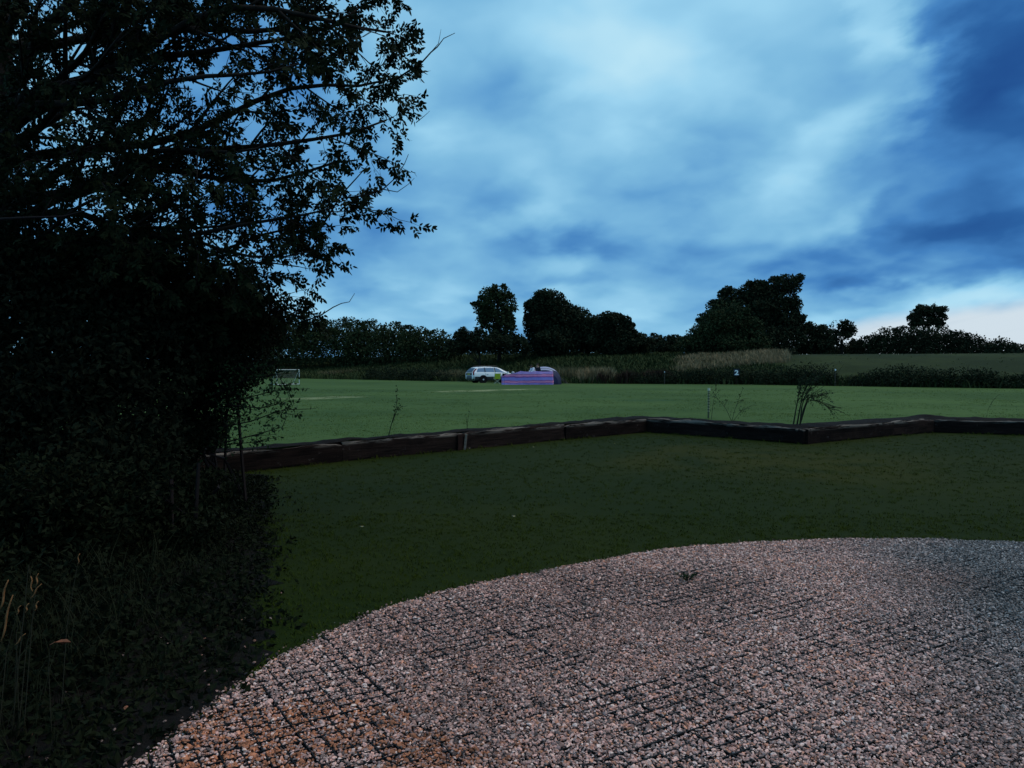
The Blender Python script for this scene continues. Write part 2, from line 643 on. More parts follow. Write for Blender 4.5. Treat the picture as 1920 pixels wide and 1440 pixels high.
def build_soil():
    xs = np.unique(np.concatenate([np.arange(-9.4, 24, 0.09), np.array([p[0] for p in W_PTS[1:-1]])]))
    nr = 12
    V = []
    for x in xs:
        y0 = float(wall_y(x))
        ys = y0 + 0.10 + bed_width(np.array([x]))[0] * np.linspace(0, 1.0, nr) * 1.25
        prof = np.sin(np.linspace(0.12, 1, nr) * math.pi) ** 0.6
        zz = FIELD_Z - 0.025 + prof * (0.035 + 0.085 * vnoise(np.full(nr, x), ys, 2.2, 21, 4) ** 2)
        lump = np.exp(-(((x - 10.65) / 0.35) ** 2 + ((ys - y0 - 0.6) / 0.3) ** 2)) * 0.07
        zz = zz + lump * prof
        zz[-1] = FIELD_Z - 0.03
        V.append(np.stack([np.full(nr, x), ys, zz], 1))
    V = np.concatenate(V)
    i, j = np.meshgrid(np.arange(len(xs) - 1), np.arange(nr - 1), indexing='ij')
    a = (i * nr + j).ravel()
    tag(link('soil_bed', np_mesh('soil_bed', V, np.stack([a, a + nr, a + nr + 1, a + 1], 1), True), M_SOIL), kind='structure')


build_soil()

# ------------------------------------------------------------------ sleeper wall
def sleeper_mat():
    m = bpy.data.materials.new('weathered_sleeper')
    m.use_nodes = True
    t = NT(m.node_tree)
    b = m.node_tree.nodes['Principled BSDF']
    b.inputs['Roughness'].default_value = 0.9
    b.inputs['Specular IOR Level'].default_value = 0.04
    oi = t.n('ShaderNodeObjectInfo').outputs['Random']
    ob = t.n('ShaderNodeTexCoord').outputs['Object']
    sep = t.n('ShaderNodeSeparateXYZ')
    t.link(ob, sep.inputs[0])
    off = t.m('MULTIPLY', oi, 40.0)
    st = t.combine(t.m('ADD', t.m('MULTIPLY', sep.outputs[0], 0.35), off), t.m('MULTIPLY', sep.outputs[1], 5.0), t.m('MULTIPLY', sep.outputs[2], 5.0))
    grain = t.maprange(t.noise(st, 5.0, 5, 0.65), 0.3, 0.7)
    base = t.mix(oi, (0.014, 0.0085, 0.007, 1), (0.028, 0.017, 0.014, 1))
    col = t.mix(t.m('MULTIPLY', grain, 0.7), base, (0.006, 0.004, 0.004, 1))
    # pale, sun bleached splinters along the worn top edge
    top = t.maprange(sep.outputs[2], 0.255, 0.32)
    pal = t.maprange(t.noise(st, 2.6, 6, 0.7), 0.46, 0.56)
    col = t.mix(t.m('MULTIPLY', t.m('MULTIPLY', top, pal), 0.85), col, (0.20, 0.165, 0.14, 1))
    blot = t.maprange(t.noise(t.combine(t.m('ADD', sep.outputs[0], off), sep.outputs[1], sep.outputs[2]), 7.0, 6, 0.75), 0.60, 0.70)
    col = t.mix(t.m('MULTIPLY', blot, 0.5), col, (0.13, 0.105, 0.095, 1))
    t.link(col, b.inputs['Base Color'])
    bp = t.n('ShaderNodeBump')
    bp.inputs['Strength'].default_value = 0.8
    bp.inputs['Distance'].default_value = 0.02
    t.link(t.noise(st, 6.0, 6, 0.7), bp.inputs['Height'])
    t.link(bp.outputs[0], b.inputs['Normal'])
    return m


M_SLEEPER = sleeper_mat()
wall = tag(empty('sleeper_wall', (0, 0, 0)), 'low zigzag retaining wall of dark old timber sleepers round the lawn', 'wall')
wall.location = (W_PTS[4][0], W_PTS[4][1], 0)


def sleeper(p0, p1, h, th, seed, proud=0.0):
    d = Vector((p1[0] - p0[0], p1[1] - p0[1], 0))
    L = d.length
    d.normalize()
    nrm = Vector((-d.y, d.x, 0))            # towards the field
    nx, rs = max(12, int(L / 0.12)), np.random.default_rng(seed)
    prof = [(0.012, -0.03), (0.0, 0.03), (0.004, h * 0.55), (0.0, h - 0.02), (0.018, h), (th - 0.02, h), (th, h - 0.02), (th, -0.03)]
    V, Fc = [], []
    for i in range(nx + 1):
        u = L * i / nx
        endin = 0.012 if i in (0, nx) else 0.0
        for k, (a, z) in enumerate(prof):
            wz = (float(vnoise(np.array([u]), np.array([k * 1.7]), 2.5, seed, 3)[0]) - 0.5) * (0.085 if k in (3, 4, 5) else 0.02)
            wy = (float(vnoise(np.array([u + 5]), np.array([k * 2.3]), 3.0, seed + 7, 3)[0]) - 0.5) * 0.06
            if k in (0, 7):
                wz = 0
            V.append((u, a + wy + endin - proud, z + wz - endin))
    n = len(prof)
    for i in range(nx):
        for k in range(n):
            k2 = (k + 1) % n
            Fc.append((i * n + k, (i + 1) * n + k, (i + 1) * n + k2, i * n + k2))
    Fc.append(tuple(range(n)))
    Fc.append(tuple(nx * n + k for k in range(n - 1, -1, -1)))
    mb = MB().add(V, Fc)
    o = mb.build('sleeper', M_SLEEPER, wall)
    o.location = Vector((p0[0], p0[1], 0)) - wall.location
    o.rotation_euler = (0, 0, math.atan2(d.y, d.x))
    return o


for i in range(len(W_PTS) - 1):
    p0, p1 = Vector(W_PTS[i]), Vector(W_PTS[i + 1])
    L = (p1 - p0).length
    k = max(1, round(L / 3.0))
    for j in range(k):
        a, b_ = p0.lerp(p1, j / k), p0.lerp(p1, (j + 1) / k)
        un = (b_ - a).normalized()
        ga = un * (0.004 if j > 0 or i in (3, 4, 5) else -0.05)
        gb_ = un * (0.004 if j < k - 1 or i in (2, 3, 4) else -0.05)
        hh = WALL_H + (0.02 if i in (4, 6) else 0.0) - (0.015 if i in (2,) else 0)
        sleeper(a + ga, b_ - gb_, hh, 0.20, 100 + i * 5 + j, 0.035 if i == 5 else 0.0)
M_STAKE = mat('pale_timber', (0.26, 0.21, 0.17), 0.85, 0.1, vary=0.4, scale=20)
M_STAKE_D = mat('dark_timber', (0.03, 0.014, 0.011), 0.9, 0.1, vary=0.4, scale=14)
sp = on_z(877, 836, 0.0)
o = MB().box((0, 0, 0.15), (0.045, 0.045, 0.32), Euler((0, math.radians(6), 0)).to_matrix()).build('stake', M_STAKE, wall)
o.location = Vector((sp.x, float(wall_y(sp.x)) - 0.06, 0)) - wall.location
o = MB().box((0, 0, 0.15), (0.11, 0.05, 0.31)).build('stake', M_STAKE_D, wall)
o.location = Vector((sp.x - 0.11, float(wall_y(sp.x - 0.11)) - 0.045, 0)) - wall.location
o.rotation_euler = (0, 0, math.radians(40))

# ------------------------------------------------------------------ gravel with plastic grid
G_EDGE = [on_z(px, py, 0.0) for px, py in ((250, 1440), (400, 1325), (520, 1238), (690, 1155), (830, 1112), (950, 1088), (1080, 1062), (1200, 1040),
                                           (1300, 1028), (1400, 1020), (1600, 1013), (1760, 1014), (1900, 1020))]
G_EDGE = [(-2.6, -4.0), (-2.15, 1.2), (-1.85, 2.4)] + [tuple(p.xy) for p in G_EDGE] + [(5.6, 6.9), (6.8, 6.3), (7.8, 5.0), (8.2, 2.5), (8.2, -4.0)]


def poly_inside(px, py, poly):
    inside = np.zeros(px.shape, bool)
    n = len(poly)
    for i in range(n):
        x1, y1 = poly[i]
        x2, y2 = poly[(i + 1) % n]
        c = ((y1 > py) != (y2 > py)) & (px < (x2 - x1) * (py - y1) / (y2 - y1 + 1e-12) + x1)
        inside ^= c
    return inside


def poly_dist(px, py, poly):
    d = np.full(px.shape, 1e9)
    for i in range(len(poly) - 1):
        x1, y1 = poly[i]
        x2, y2 = poly[i + 1]
        vx, vy = x2 - x1, y2 - y1
        t = np.clip(((px - x1) * vx + (py - y1) * vy) / (vx * vx + vy * vy + 1e-12), 0, 1)
        d = np.minimum(d, np.hypot(px - x1 - t * vx, py - y1 - t * vy))
    return d


GRID_ROT = math.radians(32)
CELL = 0.08
gc, gs = math.cos(GRID_ROT), math.sin(GRID_ROT)


def to_grid(x, y):
    return x * gc + y * gs, -x * gs + y * gc


def cover(x, y):
    """how high the stones lie over the grid; low = grid shows"""
    return vnoise(x, y, 1.1, 41, 3) * 0.65 + vnoise(x, y, 4.5, 47, 2) * 0.35


M_GBASE = ground_mat('gravel_fines', (0.06, 0.048, 0.048), (0.085, 0.062, 0.060), (0.035, 0.03, 0.03), 1.5, 30.0, 120.0, 0.8)
gb = MB()
gb.add([(x, y, 0.004) for x, y in G_EDGE], [tuple(range(len(G_EDGE) - 1, -1, -1))])
gravel = gb.build('gravel_yard', M_GBASE)
tag(gravel, kind='structure')

M_GRID = mat('black_plastic', (0.006, 0.006, 0.007), 0.6, 0.25)


def grid_panel_mesh(mask, n=6):
    mb = MB()
    w, z0, z1 = 0.005, 0.004, 0.0205
    for i in range(n):
        for j in range(n):
            if not mask[i, j]:
                continue
            x, y = i * CELL, j * CELL
            mb.box((x + CELL / 2, y + w / 2, (z0 + z1) / 2), (CELL - 0.0005, w, z1 - z0))
            mb.box((x + w / 2, y + CELL / 2 + w / 2, (z0 + z1) / 2 - 0.0008), (w, CELL - w - 0.0005, z1 - z0 - 0.0016))
    return mb.mesh('grid_panel')


full_panel = None
PN = 6
PS = CELL * PN + 0.006
cnt = 0
for i in range(-14, 26):
    for j in range(-14, 26):
        u0, v0 = i * PS, j * PS
        ci, cj = np.meshgrid(np.arange(PN), np.arange(PN), indexing='ij')
        uu, vv = u0 + (ci + .5) * CELL, v0 + (cj + .5) * CELL
        xx, yy = uu * gc - vv * gs, uu * gs + vv * gc
        mk = poly_inside(xx, yy, G_EDGE) & (poly_dist(xx, yy, G_EDGE) > 0.05)
        # only where the camera (or a step to its side) can see it
        mk &= (yy > 2.3) & (np.abs(xx - 0.0) < yy * 0.72 + 1.8)
        if not mk.any():
            continue
        if mk.all():
            if full_panel is None:
                full_panel = grid_panel_mesh(mk)
            me = full_panel
        else:
            me = grid_panel_mesh(mk)
        o = link('grid_panel', me, M_GRID, gravel)
        o.location = (u0 * gc - v0 * gs, u0 * gs + v0 * gc, 0)
        o.rotation_euler = (0, 0, GRID_ROT)
        cnt += 1
print('grid panels', cnt)


def instancer(name, pts, rot, scl, col, variants, material, parent=None):
    """a point cloud that instances small meshes made inside geometry nodes; variants = list of (kind, params)"""
    me = bpy.data.meshes.new(name)
    me.vertices.add(len(pts))
    me.vertices.foreach_set('co', np.ascontiguousarray(pts, np.float32).ravel())
    for nm, dat, ty in (('rot', rot, 'FLOAT_VECTOR'), ('scl', scl, 'FLOAT_VECTOR')):
        a = me.attributes.new(nm, ty, 'POINT')
        a.data.foreach_set('vector', np.ascontiguousarray(dat, np.float32).ravel())
    a = me.attributes.new('col', 'FLOAT_COLOR', 'POINT')
    a.data.foreach_set('color', np.ascontiguousarray(col, np.float32).ravel())
    a = me.attributes.new('pick', 'INT', 'POINT')
    a.data.foreach_set('value', np.random.default_rng(3).integers(0, len(variants), len(pts)).astype(np.int32))
    o = link(name, me, material, parent)
    g = bpy.data.node_groups.new(name + '_nodes', 'GeometryNodeTree')
    g.interface.new_socket('Geometry', in_out='INPUT', socket_type='NodeSocketGeometry')
    g.interface.new_socket('Geometry', in_out='OUTPUT', socket_type='NodeSocketGeometry')
    N, Lk = g.nodes.new, g.links.new
    gi, go = N('NodeGroupInput'), N('NodeGroupOutput')
    join = N('GeometryNodeJoinGeometry')
    for vi, geo in enumerate(variants):
        sock = geo(g, vi)
        sm = N('GeometryNodeSetMaterial')
        sm.inputs['Material'].default_value = material
        Lk(sock, sm.inputs[0])
        gti = N('GeometryNodeGeometryToInstance')
        Lk(sm.outputs[0], gti.inputs[0])
        Lk(gti.outputs[0], join.inputs[0])

    def named(nm, ty):
        nd = N('GeometryNodeInputNamedAttribute')
        nd.data_type = ty
        nd.inputs['Name'].default_value = nm
        return nd.outputs['Attribute']
    iop = N('GeometryNodeInstanceOnPoints')
    Lk(gi.outputs[0], iop.inputs['Points'])
    Lk(join.outputs[0], iop.inputs['Instance'])
    iop.inputs['Pick Instance'].default_value = True
    Lk(named('pick', 'INT'), iop.inputs['Instance Index'])
    e2r = N('FunctionNodeEulerToRotation')
    Lk(named('rot', 'FLOAT_VECTOR'), e2r.inputs[0])
    Lk(e2r.outputs[0], iop.inputs['Rotation'])
    Lk(named('scl', 'FLOAT_VECTOR'), iop.inputs['Scale'])
    Lk(iop.outputs[0], go.inputs[0])
    md = o.modifiers.new('scatter', 'NODES')
    md.node_group = g
    return o


def stone_variant(g, vi):
    N, Lk = g.nodes.new, g.links.new
    ic = N('GeometryNodeMeshIcoSphere')
    ic.inputs['Radius'].default_value = 1.0
    ic.inputs['Subdivisions'].default_value = 1 if vi % 2 else 2
    nz = N('ShaderNodeTexNoise')
    nz.noise_dimensions = '4D'
    nz.inputs['W'].default_value = vi * 3.7
    nz.inputs['Scale'].default_value = 0.9
    nz.inputs['Detail'].default_value = 1
    sub = N('ShaderNodeVectorMath')
    sub.operation = 'SUBTRACT'
    sub.inputs[1].default_value = (0.5, 0.5, 0.5)
    Lk(nz.outputs['Color'], sub.inputs[0])
    scn = N('ShaderNodeVectorMath')
    scn.operation = 'SCALE'
    scn.inputs['Scale'].default_value = 1.7
    Lk(sub.outputs[0], scn.inputs[0])
    sp_ = N('GeometryNodeSetPosition')
    Lk(ic.outputs[0], sp_.inputs[0])
    Lk(scn.outputs[0], sp_.inputs['Offset'])
    return sp_.outputs[0]


def inst_mat(name, rough, spec, vary=0.25):
    m = bpy.data.materials.new(name)
    m.use_nodes = True
    t = NT(m.node_tree)
    b = m.node_tree.nodes['Principled BSDF']
    at_ = t.n('ShaderNodeAttribute', attribute_type='INSTANCER', attribute_name='col')
    pos = t.n('ShaderNodeNewGeometry').outputs['Position']
    n = t.maprange(t.noise(pos, 160, 2), 0.3, 0.7, 1.0 - vary, 1.0 + vary)
    sc = t.n('ShaderNodeVectorMath', operation='SCALE')
    t.link(at_.outputs['Color'], sc.inputs[0])
    t.link(n, sc.inputs['Scale'])
    t.link(sc.outputs[0], b.inputs['Base Color'])
    b.inputs['Roughness'].default_value = rough
    b.inputs['Specular IOR Level'].default_value = spec
    return m


VERGE_PLAN = [tuple(on_z(px, py, 0).xy) for px, py in ((250, 1440), (400, 1325), (520, 1238), (532, 1150), (536, 1050), (530, 950), (522, 890))]
VERGE_PLAN = [(-2.6, -4.0), (-2.15, 1.2), (-1.85, 2.4)] + VERGE_PLAN + [(-4.6, 12.0), (-9.0, 7.5), (-14.0, 4.0), (-14.0, -4.0)]


def build_stones():
    pitch = 0.0107
    xs = np.arange(-2.9, 8.3, pitch)
    ys = np.arange(2.35, 7.5, pitch)
    gx, gy = np.meshgrid(xs, ys)
    gx, gy = gx.ravel(), gy.ravel()
    rs = np.random.default_rng(11)
    gx = gx + rs.uniform(-.5, .5, gx.shape) * pitch * 1.1
    gy = gy + rs.uniform(-.5, .5, gy.shape) * pitch * 1.1
    keep = (np.abs(gx) < gy * 0.72 + 1.9) & (gx < 8.25)
    gx, gy = gx[keep], gy[keep]
    dist = poly_dist(gx, gy, G_EDGE)
    ins = poly_inside(gx, gy, G_EDGE)
    # a few stray stones outside the edge, ragged border
    rag = 0.15 * (vnoise(gx, gy, 5, 61) - 0.62)
    keep = (ins & (dist > rag)) | (~ins & (dist < 0.10) & (rs.random(gx.shape) < 0.25 * np.exp(-dist / 0.03))) | (~ins & poly_inside(gx, gy, VERGE_PLAN) & (dist < 0.9) & (rs.random(gx.shape) < 0.004))
    gx, gy, ins = gx[keep], gy[keep], ins[keep]
    cv = cover(gx, gy)
    u, v = to_grid(gx, gy)
    up, vp = (u % PS), (v % PS)
    du = np.minimum(np.abs((up - 0.003 + CELL / 2) % CELL - CELL / 2), np.abs(up - 0.003))
    dv = np.minimum(np.abs((vp - 0.003 + CELL / 2) % CELL - CELL / 2), np.abs(vp - 0.003))
    dl = np.minimum(du, dv)
    joint = (up > PS - 0.014) | (vp > PS - 0.014) | (up < 0.01) | (vp < 0.01)
    prob = 0.36 + 0.50 * np.clip((0.52 - cv) / 0.10, 0, 1)
    prob = np.where(joint, 0.50 + 0.40 * np.clip((0.54 - cv) / 0.08, 0, 1), prob)
    keep = ~((dl < 0.0060) & (rs.random(gx.shape) < prob) & ins)
    gx, gy, cv, ins = gx[keep], gy[keep], cv[keep], ins[keep]
    n = len(gx)
    r = rs.lognormal(math.log(0.0061), 0.32, n).clip(0.0036, 0.0135)
    z = 0.0145 + np.clip((cv - 0.44), 0, 1) * 0.035 + rs.uniform(-0.004, 0.006, n)
    z = np.where(ins, z, 0.012)
    pts = np.stack([gx, gy, z], 1)
    rot = np.stack([rs.normal(0, .45, n), rs.normal(0, .45, n), rs.uniform(0, 6.283, n)], 1)
    scl = np.stack([r * rs.uniform(.9, 1.5, n), r * rs.uniform(.65, 1.05, n), r * rs.uniform(.35, .7, n)], 1)
    pal = np.array([(0.46, 0.255, 0.225), (0.34, 0.20, 0.18), (0.58, 0.36, 0.32), (0.22, 0.145, 0.135), (0.42, 0.19, 0.13),
                    (0.68, 0.45, 0.40), (0.11, 0.078, 0.075), (0.37, 0.255, 0.24)])
    w = np.array([.22, .18, .13, .14, .10, .05, .10, .08])
    idx = rs.choice(len(pal), n, p=w / w.sum())
    col = pal[idx] * rs.uniform(0.45, 1.8, (n, 1))
    # patches of orange stones towards the left of the yard
    orange_amt = (vnoise(gx, gy, 3.2, 71, 3) - 0.47) * 7 * np.clip((0.10 - gx) / 1.0, 0, 1) * np.clip((3.9 - gy) / 0.6, 0, 1)
    rm = rs.random(n) < np.clip(orange_amt, 0, 0.48)
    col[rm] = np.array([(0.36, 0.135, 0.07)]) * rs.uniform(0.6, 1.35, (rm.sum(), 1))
    out = ~ins
    col[out] *= 0.5
    spot = rs.random(n) < 0.012
    col[spot] = np.array([(0.36, 0.16, 0.09)]) * rs.uniform(0.6, 1.2, (spot.sum(), 1))
    wet = vnoise(gx, gy, 0.9, 83, 3)
    col *= (0.82 + 0.40 * np.clip((wet - 0.3) / 0.4, 0, 1))[:, None]
    grey = np.clip((gx - 0.30 * gy - 0.60 + (vnoise(gx, gy, 1.2, 91) - .5) * .8) / 1.3, 0, 1)[:, None] * 0.85  # dimming towards the right edge, painted into the stone colours
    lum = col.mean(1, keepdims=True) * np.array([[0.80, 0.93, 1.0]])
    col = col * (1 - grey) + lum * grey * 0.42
    col = np.minimum(col * np.array([[1.0, 0.96, 0.90]]), np.array([[0.80, 0.56, 0.49]]))
    col = np.concatenate([col, np.ones((n, 1))], 1)
    print('stones', n)
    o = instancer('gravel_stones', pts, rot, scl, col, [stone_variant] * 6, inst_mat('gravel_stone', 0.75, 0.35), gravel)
    tag(o, 'loose pinkish grey gravel stones filling the grid cells', kind='stuff')


build_stones()


VERGE = [(x - 0.16 if 4.3 < y < 13 else x, y) for x, y in VERGE_PLAN]
_vr = np.random.default_rng(9)
_vd = []
for (x0, y0), (x1, y1) in zip(VERGE[:-1], VERGE[1:]):
    m_ = max(1, int(math.hypot(x1 - x0, y1 - y0) / 0.12)) if x0 > -4 and x1 > -4.7 and y0 > 4 else 1
    for q in range(m_):
        _vd.append((x0 + (x1 - x0) * q / m_ + (_vr.normal(0, .07) if m_ > 1 else 0), y0 + (y1 - y0) * q / m_))
VERGE = _vd + [VERGE[-1]]
vb = MB()
vb.add([(x - 0.02, y, 0.002) for x, y in VERGE], [tuple(range(len(VERGE)))])
tag(vb.build('soil_verge', ground_mat('verge_soil', (0.010, 0.009, 0.009), (0.016, 0.013, 0.012), (0.008, 0.008, 0.007), 0.9, 8.0, 60.0, 0.9)), kind='structure')

# ------------------------------------------------------------------ lawn grass
def tuft_mesh_arrays(n_blades, h, spread, width, rs, lean=0.5):
    V, Fc = [], []
    for k in range(n_blades):
        a = rs.uniform(0, 6.283)
        bx, by = rs.normal(0, spread, 2)
        hh = h * rs.uniform(0.6, 1.15)
        ln = rs.uniform(0.1, lean) * hh
        dx, dy = math.cos(a) * ln, math.sin(a) * ln
        px_, py_ = -math.sin(a) * width / 2, math.cos(a) * width / 2
        b = len(V)
        V += [(bx - px_, by - py_, 0), (bx + px_, by + py_, 0), (bx + dx * .4 + px_ * .8, by + dy * .4 + py_ * .8, hh * .6),
              (bx + dx * .4 - px_ * .8, by + dy * .4 - py_ * .8, hh * .6), (bx + dx, by + dy, hh)]
        Fc += [(b, b + 1, b + 2), (b, b + 2, b + 3), (b + 3, b + 2, b + 4)]
    return np.array(V), np.array(Fc)


def scatter_tufts(name, pts, scl, rs, material, n_blades, h, spread, width, lean, label=None, kind='stuff'):
    """many tufts in one mesh (real geometry)"""
    variants = [tuft_mesh_arrays(n_blades, h, spread, width, rs, lean) for _ in range(6)]
    VV, FF, base = [], [], 0
    pick = rs.integers(0, 6, len(pts))
    for vi, (V, Fc) in enumerate(variants):
        sel = np.where(pick == vi)[0]
        if not len(sel):
            continue
        ang = rs.uniform(0, 6.283, len(sel))
        c, s = np.cos(ang)[:, None], np.sin(ang)[:, None]
        sc = scl[sel][:, None]
        x = (V[None, :, 0] * c - V[None, :, 1] * s) * sc + pts[sel, 0:1]
        y = (V[None, :, 0] * s + V[None, :, 1] * c) * sc + pts[sel, 1:2]
        z = V[None, :, 2] * sc + pts[sel, 2:3]
        VV.append(np.stack([x, y, z], 2).reshape(-1, 3))
        FF.append((Fc[None] + (np.arange(len(sel)) * len(V))[:, None, None] + base).reshape(-1, 3))
        base += len(sel) * len(V)
    o = link(name, np_mesh(name, np.concatenate(VV), np.concatenate(FF)), material)
    tag(o, label, kind=kind)
    return o


M_GRASS = leaf_mat('lawn_blade', (0.022, 0.036, 0.004), (0.040, 0.052, 0.005), 0.30, 0.9, 0.03, fine=60)


def build_lawn_grass():
    rs = np.random.default_rng(23)
    P = []
    # denser close to the gravel edge, thinner further off
    for (y0, y1, dens) in ((3.0, 8.5, 240), (8.5, 13, 60), (13, 20, 22)):
        xl, xr = -0.55 * y1 - 0.5, 0.72 * y1 + 0.8
        n = int((xr - xl) * (y1 - y0) * dens)
        P.append(np.stack([rs.uniform(xl, xr, n), rs.uniform(y0, y1, n)], 1))
    P = np.concatenate(P)
    x, y = P[:, 0], P[:, 1]
    ins = poly_inside(x, y, G_EDGE)
    d = poly_dist(x, y, G_EDGE)
    keep = (~ins | (ins & (d < 0.10 * vnoise(x, y, 5, 61)) & (rs.random(len(x)) < 0.8))) & (y < wall_y(x) - 0.02) & (np.abs(x) < y * 0.72 + 0.8)
    keep &= ~poly_inside(x, y, VERGE)
    x, y, d = x[keep], y[keep], d[keep]
    pts = np.stack([x, y, np.zeros_like(x)], 1)
    scl = rs.uniform(0.7, 1.25, len(x)) * (1 + 0.25 * (y > 8.5) + 0.3 * (y > 13))
    scl = np.where(d < 0.10, scl * 1.25, scl)
    near_wall = (wall_y(x) - y) < 0.25
    scl = np.where(near_wall, scl * 1.7, scl)
    print('lawn tufts', len(x))
    scatter_tufts('lawn_grass', pts, scl, rs, M_GRASS, 7, 0.020, 0.026, 0.0045, 1.9, 'short dark green grass of the lawn by the gravel')


build_lawn_grass()


def build_field_grass():
    rs = np.random.default_rng(29)
    P = []
    for (y0, y1, dens) in ((13.5, 22, 36), (22, 32, 12), (32, 48, 4)):
        n = int(1.5 * y1 * (y1 - y0) * dens)
        P.append(np.stack([rs.uniform(-.45 * y1, .72 * y1, n), rs.uniform(y0, y1, n)], 1))
    P = np.concatenate(P)
    x, y = P[:, 0], P[:, 1]
    k = (y > wall_y(x) + bed_width(x) * 1.2 + .1) & (np.abs(x) < .72 * y) & (vnoise(x, y, .7, 131, 3) > .38)
    x, y = x[k], y[k]
    m = leaf_mat('field_blade', (0.058, 0.098, 0.024), (0.105, 0.142, 0.042), 0.3, 0.95, 0.03, fine=12)
    scatter_tufts('field_grass', np.stack([x, y, terrain(x, y)], 1), rs.uniform(.7, 1.3, len(x)) * (1 + .03 * (y - 14)), rs, m, 5, .017, .06, .007, 2.2, 'short mown grass of the field beyond the sleeper wall')


build_field_grass()


# ------------------------------------------------------------------ leaves, crowns
def leaf_cards(centers, size, rs, droop=0.0, aspect=0.5):
    """pointed 4-sided leaves folded along the midrib; returns verts, tri faces"""
    n = len(centers)
    d = rs.normal(0, 1, (n, 3))
    d[:, 2] -= droop
    d /= np.linalg.norm(d, axis=1, keepdims=True)
    r = rs.normal(0, 1, (n, 3))
    s = np.cross(d, r)
    s /= np.linalg.norm(s, axis=1, keepdims=True) + 1e-9
    up = np.cross(s, d)
    L = (size * rs.uniform(0.6, 1.35, n))[:, None]
    W = L * aspect * rs.uniform(0.8, 1.2, (n, 1))
    base = centers - d * L * 0.5
    tip = centers + d * L * 0.5
    a = centers + s * W * 0.5 + up * W * 0.15
    b = centers - s * W * 0.5 + up * W * 0.15
    V = np.stack([base, a, tip, b], 1).reshape(-1, 3)
    i = np.arange(n) * 4
    Fc = np.concatenate([np.stack([i, i + 1, i + 2], 1), np.stack([i, i + 2, i + 3], 1)])
    return V, Fc


def n3(p, scale, seed):
    return (vnoise(p[:, 0] + p[:, 2] * 0.6, p[:, 1] - p[:, 2] * 0.4, scale, seed, 2)
            + vnoise(p[:, 0] - p[:, 1] * 0.5 + 31, p[:, 2] + 7, scale, seed + 3, 2)) * 0.5


def lobe_points(lobes, n, rs, shell=0.45, rough=0.28, clump=0.0, cscale=0.6, seed=1):
    """lobes: (center, (rx,ry,rz)); points through the volume, more near the surface, outline broken by noise"""
    wts = np.array([(r[0] * r[1] * r[2]) ** (2 / 3) for c, r in lobes])
    idx = rs.choice(len(lobes), n, p=wts / wts.sum())
    C = np.array([tuple(c) for c, r in lobes])[idx]
    R = np.array([tuple(r) for c, r in lobes])[idx]
    d = rs.normal(0, 1, (n, 3))
    d /= np.linalg.norm(d, axis=1, keepdims=True)
    u = rs.random(n) ** shell
    k = 1 + rough * (n3(d * 2.2 + C * 0.7, 1.4, seed) - 0.5) * 2
    p = C + d * R * (u * k)[:, None]
    if clump:
        keep = n3(p, cscale, seed + 11) + rs.normal(0, 0.04, n) > clump
        p = p[keep]
    return p


def px_lobe(px, py, rx, ry, d, depth=1.0, dd=0.0):
    c = at(px, py, d + dd)
    k = (d + dd) / FPX
    return (c, (rx * k, max(rx, ry) * k * depth, ry * k))


FAR_GROUP = 'trees and thickets beyond the field'


def bumpy(lobes, rs, k, fr=(0.22, 0.45)):
    """smaller leaf masses sticking out of each lobe so that the outline is uneven"""
    out = []
    for c, r in lobes:
        out.append((c, tuple(x * 0.97 for x in r)))
        for _ in range(k):
            d = Vector(rs.normal(0, 1, 3))
            d.z = abs(d.z) if rs.random() < .75 else d.z
            d.normalize()
            f = rs.uniform(*fr)
            cc = Vector(c) + Vector((d.x * r[0], d.y * r[1], d.z * r[2])) * rs.uniform(.72, .98)
            m = (r[0] + r[2]) / 2
            out.append((cc, (m * f * rs.uniform(.8, 1.4), m * f, m * f * rs.uniform(.6, 1.0))))
    return out


def far_tree(name, label, cat, base_px, d, lobes_px, n, size, material, clump=0.0, trunk_r=0.25, limbs=6, seed=1, shell=0.45, cscale=0.55, depth=1.0, rough=0.3):
    rs = np.random.default_rng(seed)
    gx = at(base_px, 690, d).x
    base = Vector((gx, d, float(terrain(gx, d))))
    root = tag(empty(name, base), label, cat)
    lobes = [px_lobe(a, b, c, e, d, depth, rs.uniform(-0.6, 0.6)) for (a, b, c, e) in lobes_px]
    lobes = bumpy(lobes, rs, 4)
    P = lobe_points(lobes, n, rs, shell, rough, clump, cscale, seed)
    P = P[P[:, 2] > terrain(P[:, 0], P[:, 1]) + 0.1]
    V, Fc = leaf_cards(P - np.array(base), size, rs, 0.2, 0.7)
    tag(link('crown', np_mesh('crown', V, Fc), material, root), kind='stuff')
    mb = MB()
    top = max(l[0][2] for l in lobes)
    hh = (top - base.z)
    tp = [Vector((0, 0, -0.15)), Vector((rs.normal(0, .1), 0, hh * .3)), Vector((rs.normal(0, .2), 0, hh * .6)), Vector((rs.normal(0, .3), 0, hh * .95))]
    mb.tube(tp, [trunk_r, trunk_r * .8, trunk_r * .5, trunk_r * .12], 7)
    mb.build('trunk', M_FARBARK, root)
    lb = MB()
    for i in range(limbs):
        c, r = lobes[i % len(lobes)]
        end = c - base + Vector((rs.normal(0, .5) * r[0], rs.normal(0, .4) * r[1], rs.normal(0, .5) * r[2]))
        st = Vector((0, 0, hh * rs.uniform(0.12, 0.45)))
        mid = (st + end) / 2 + Vector((0, 0, -0.05 * hh)) + Vector(rs.normal(0, .15, 3))
        lb.tube([st, mid, end], [trunk_r * .45, trunk_r * .28, trunk_r * .06], 5)
    tag(lb.build('limbs', M_FARBARK, root), kind='stuff')
    return root


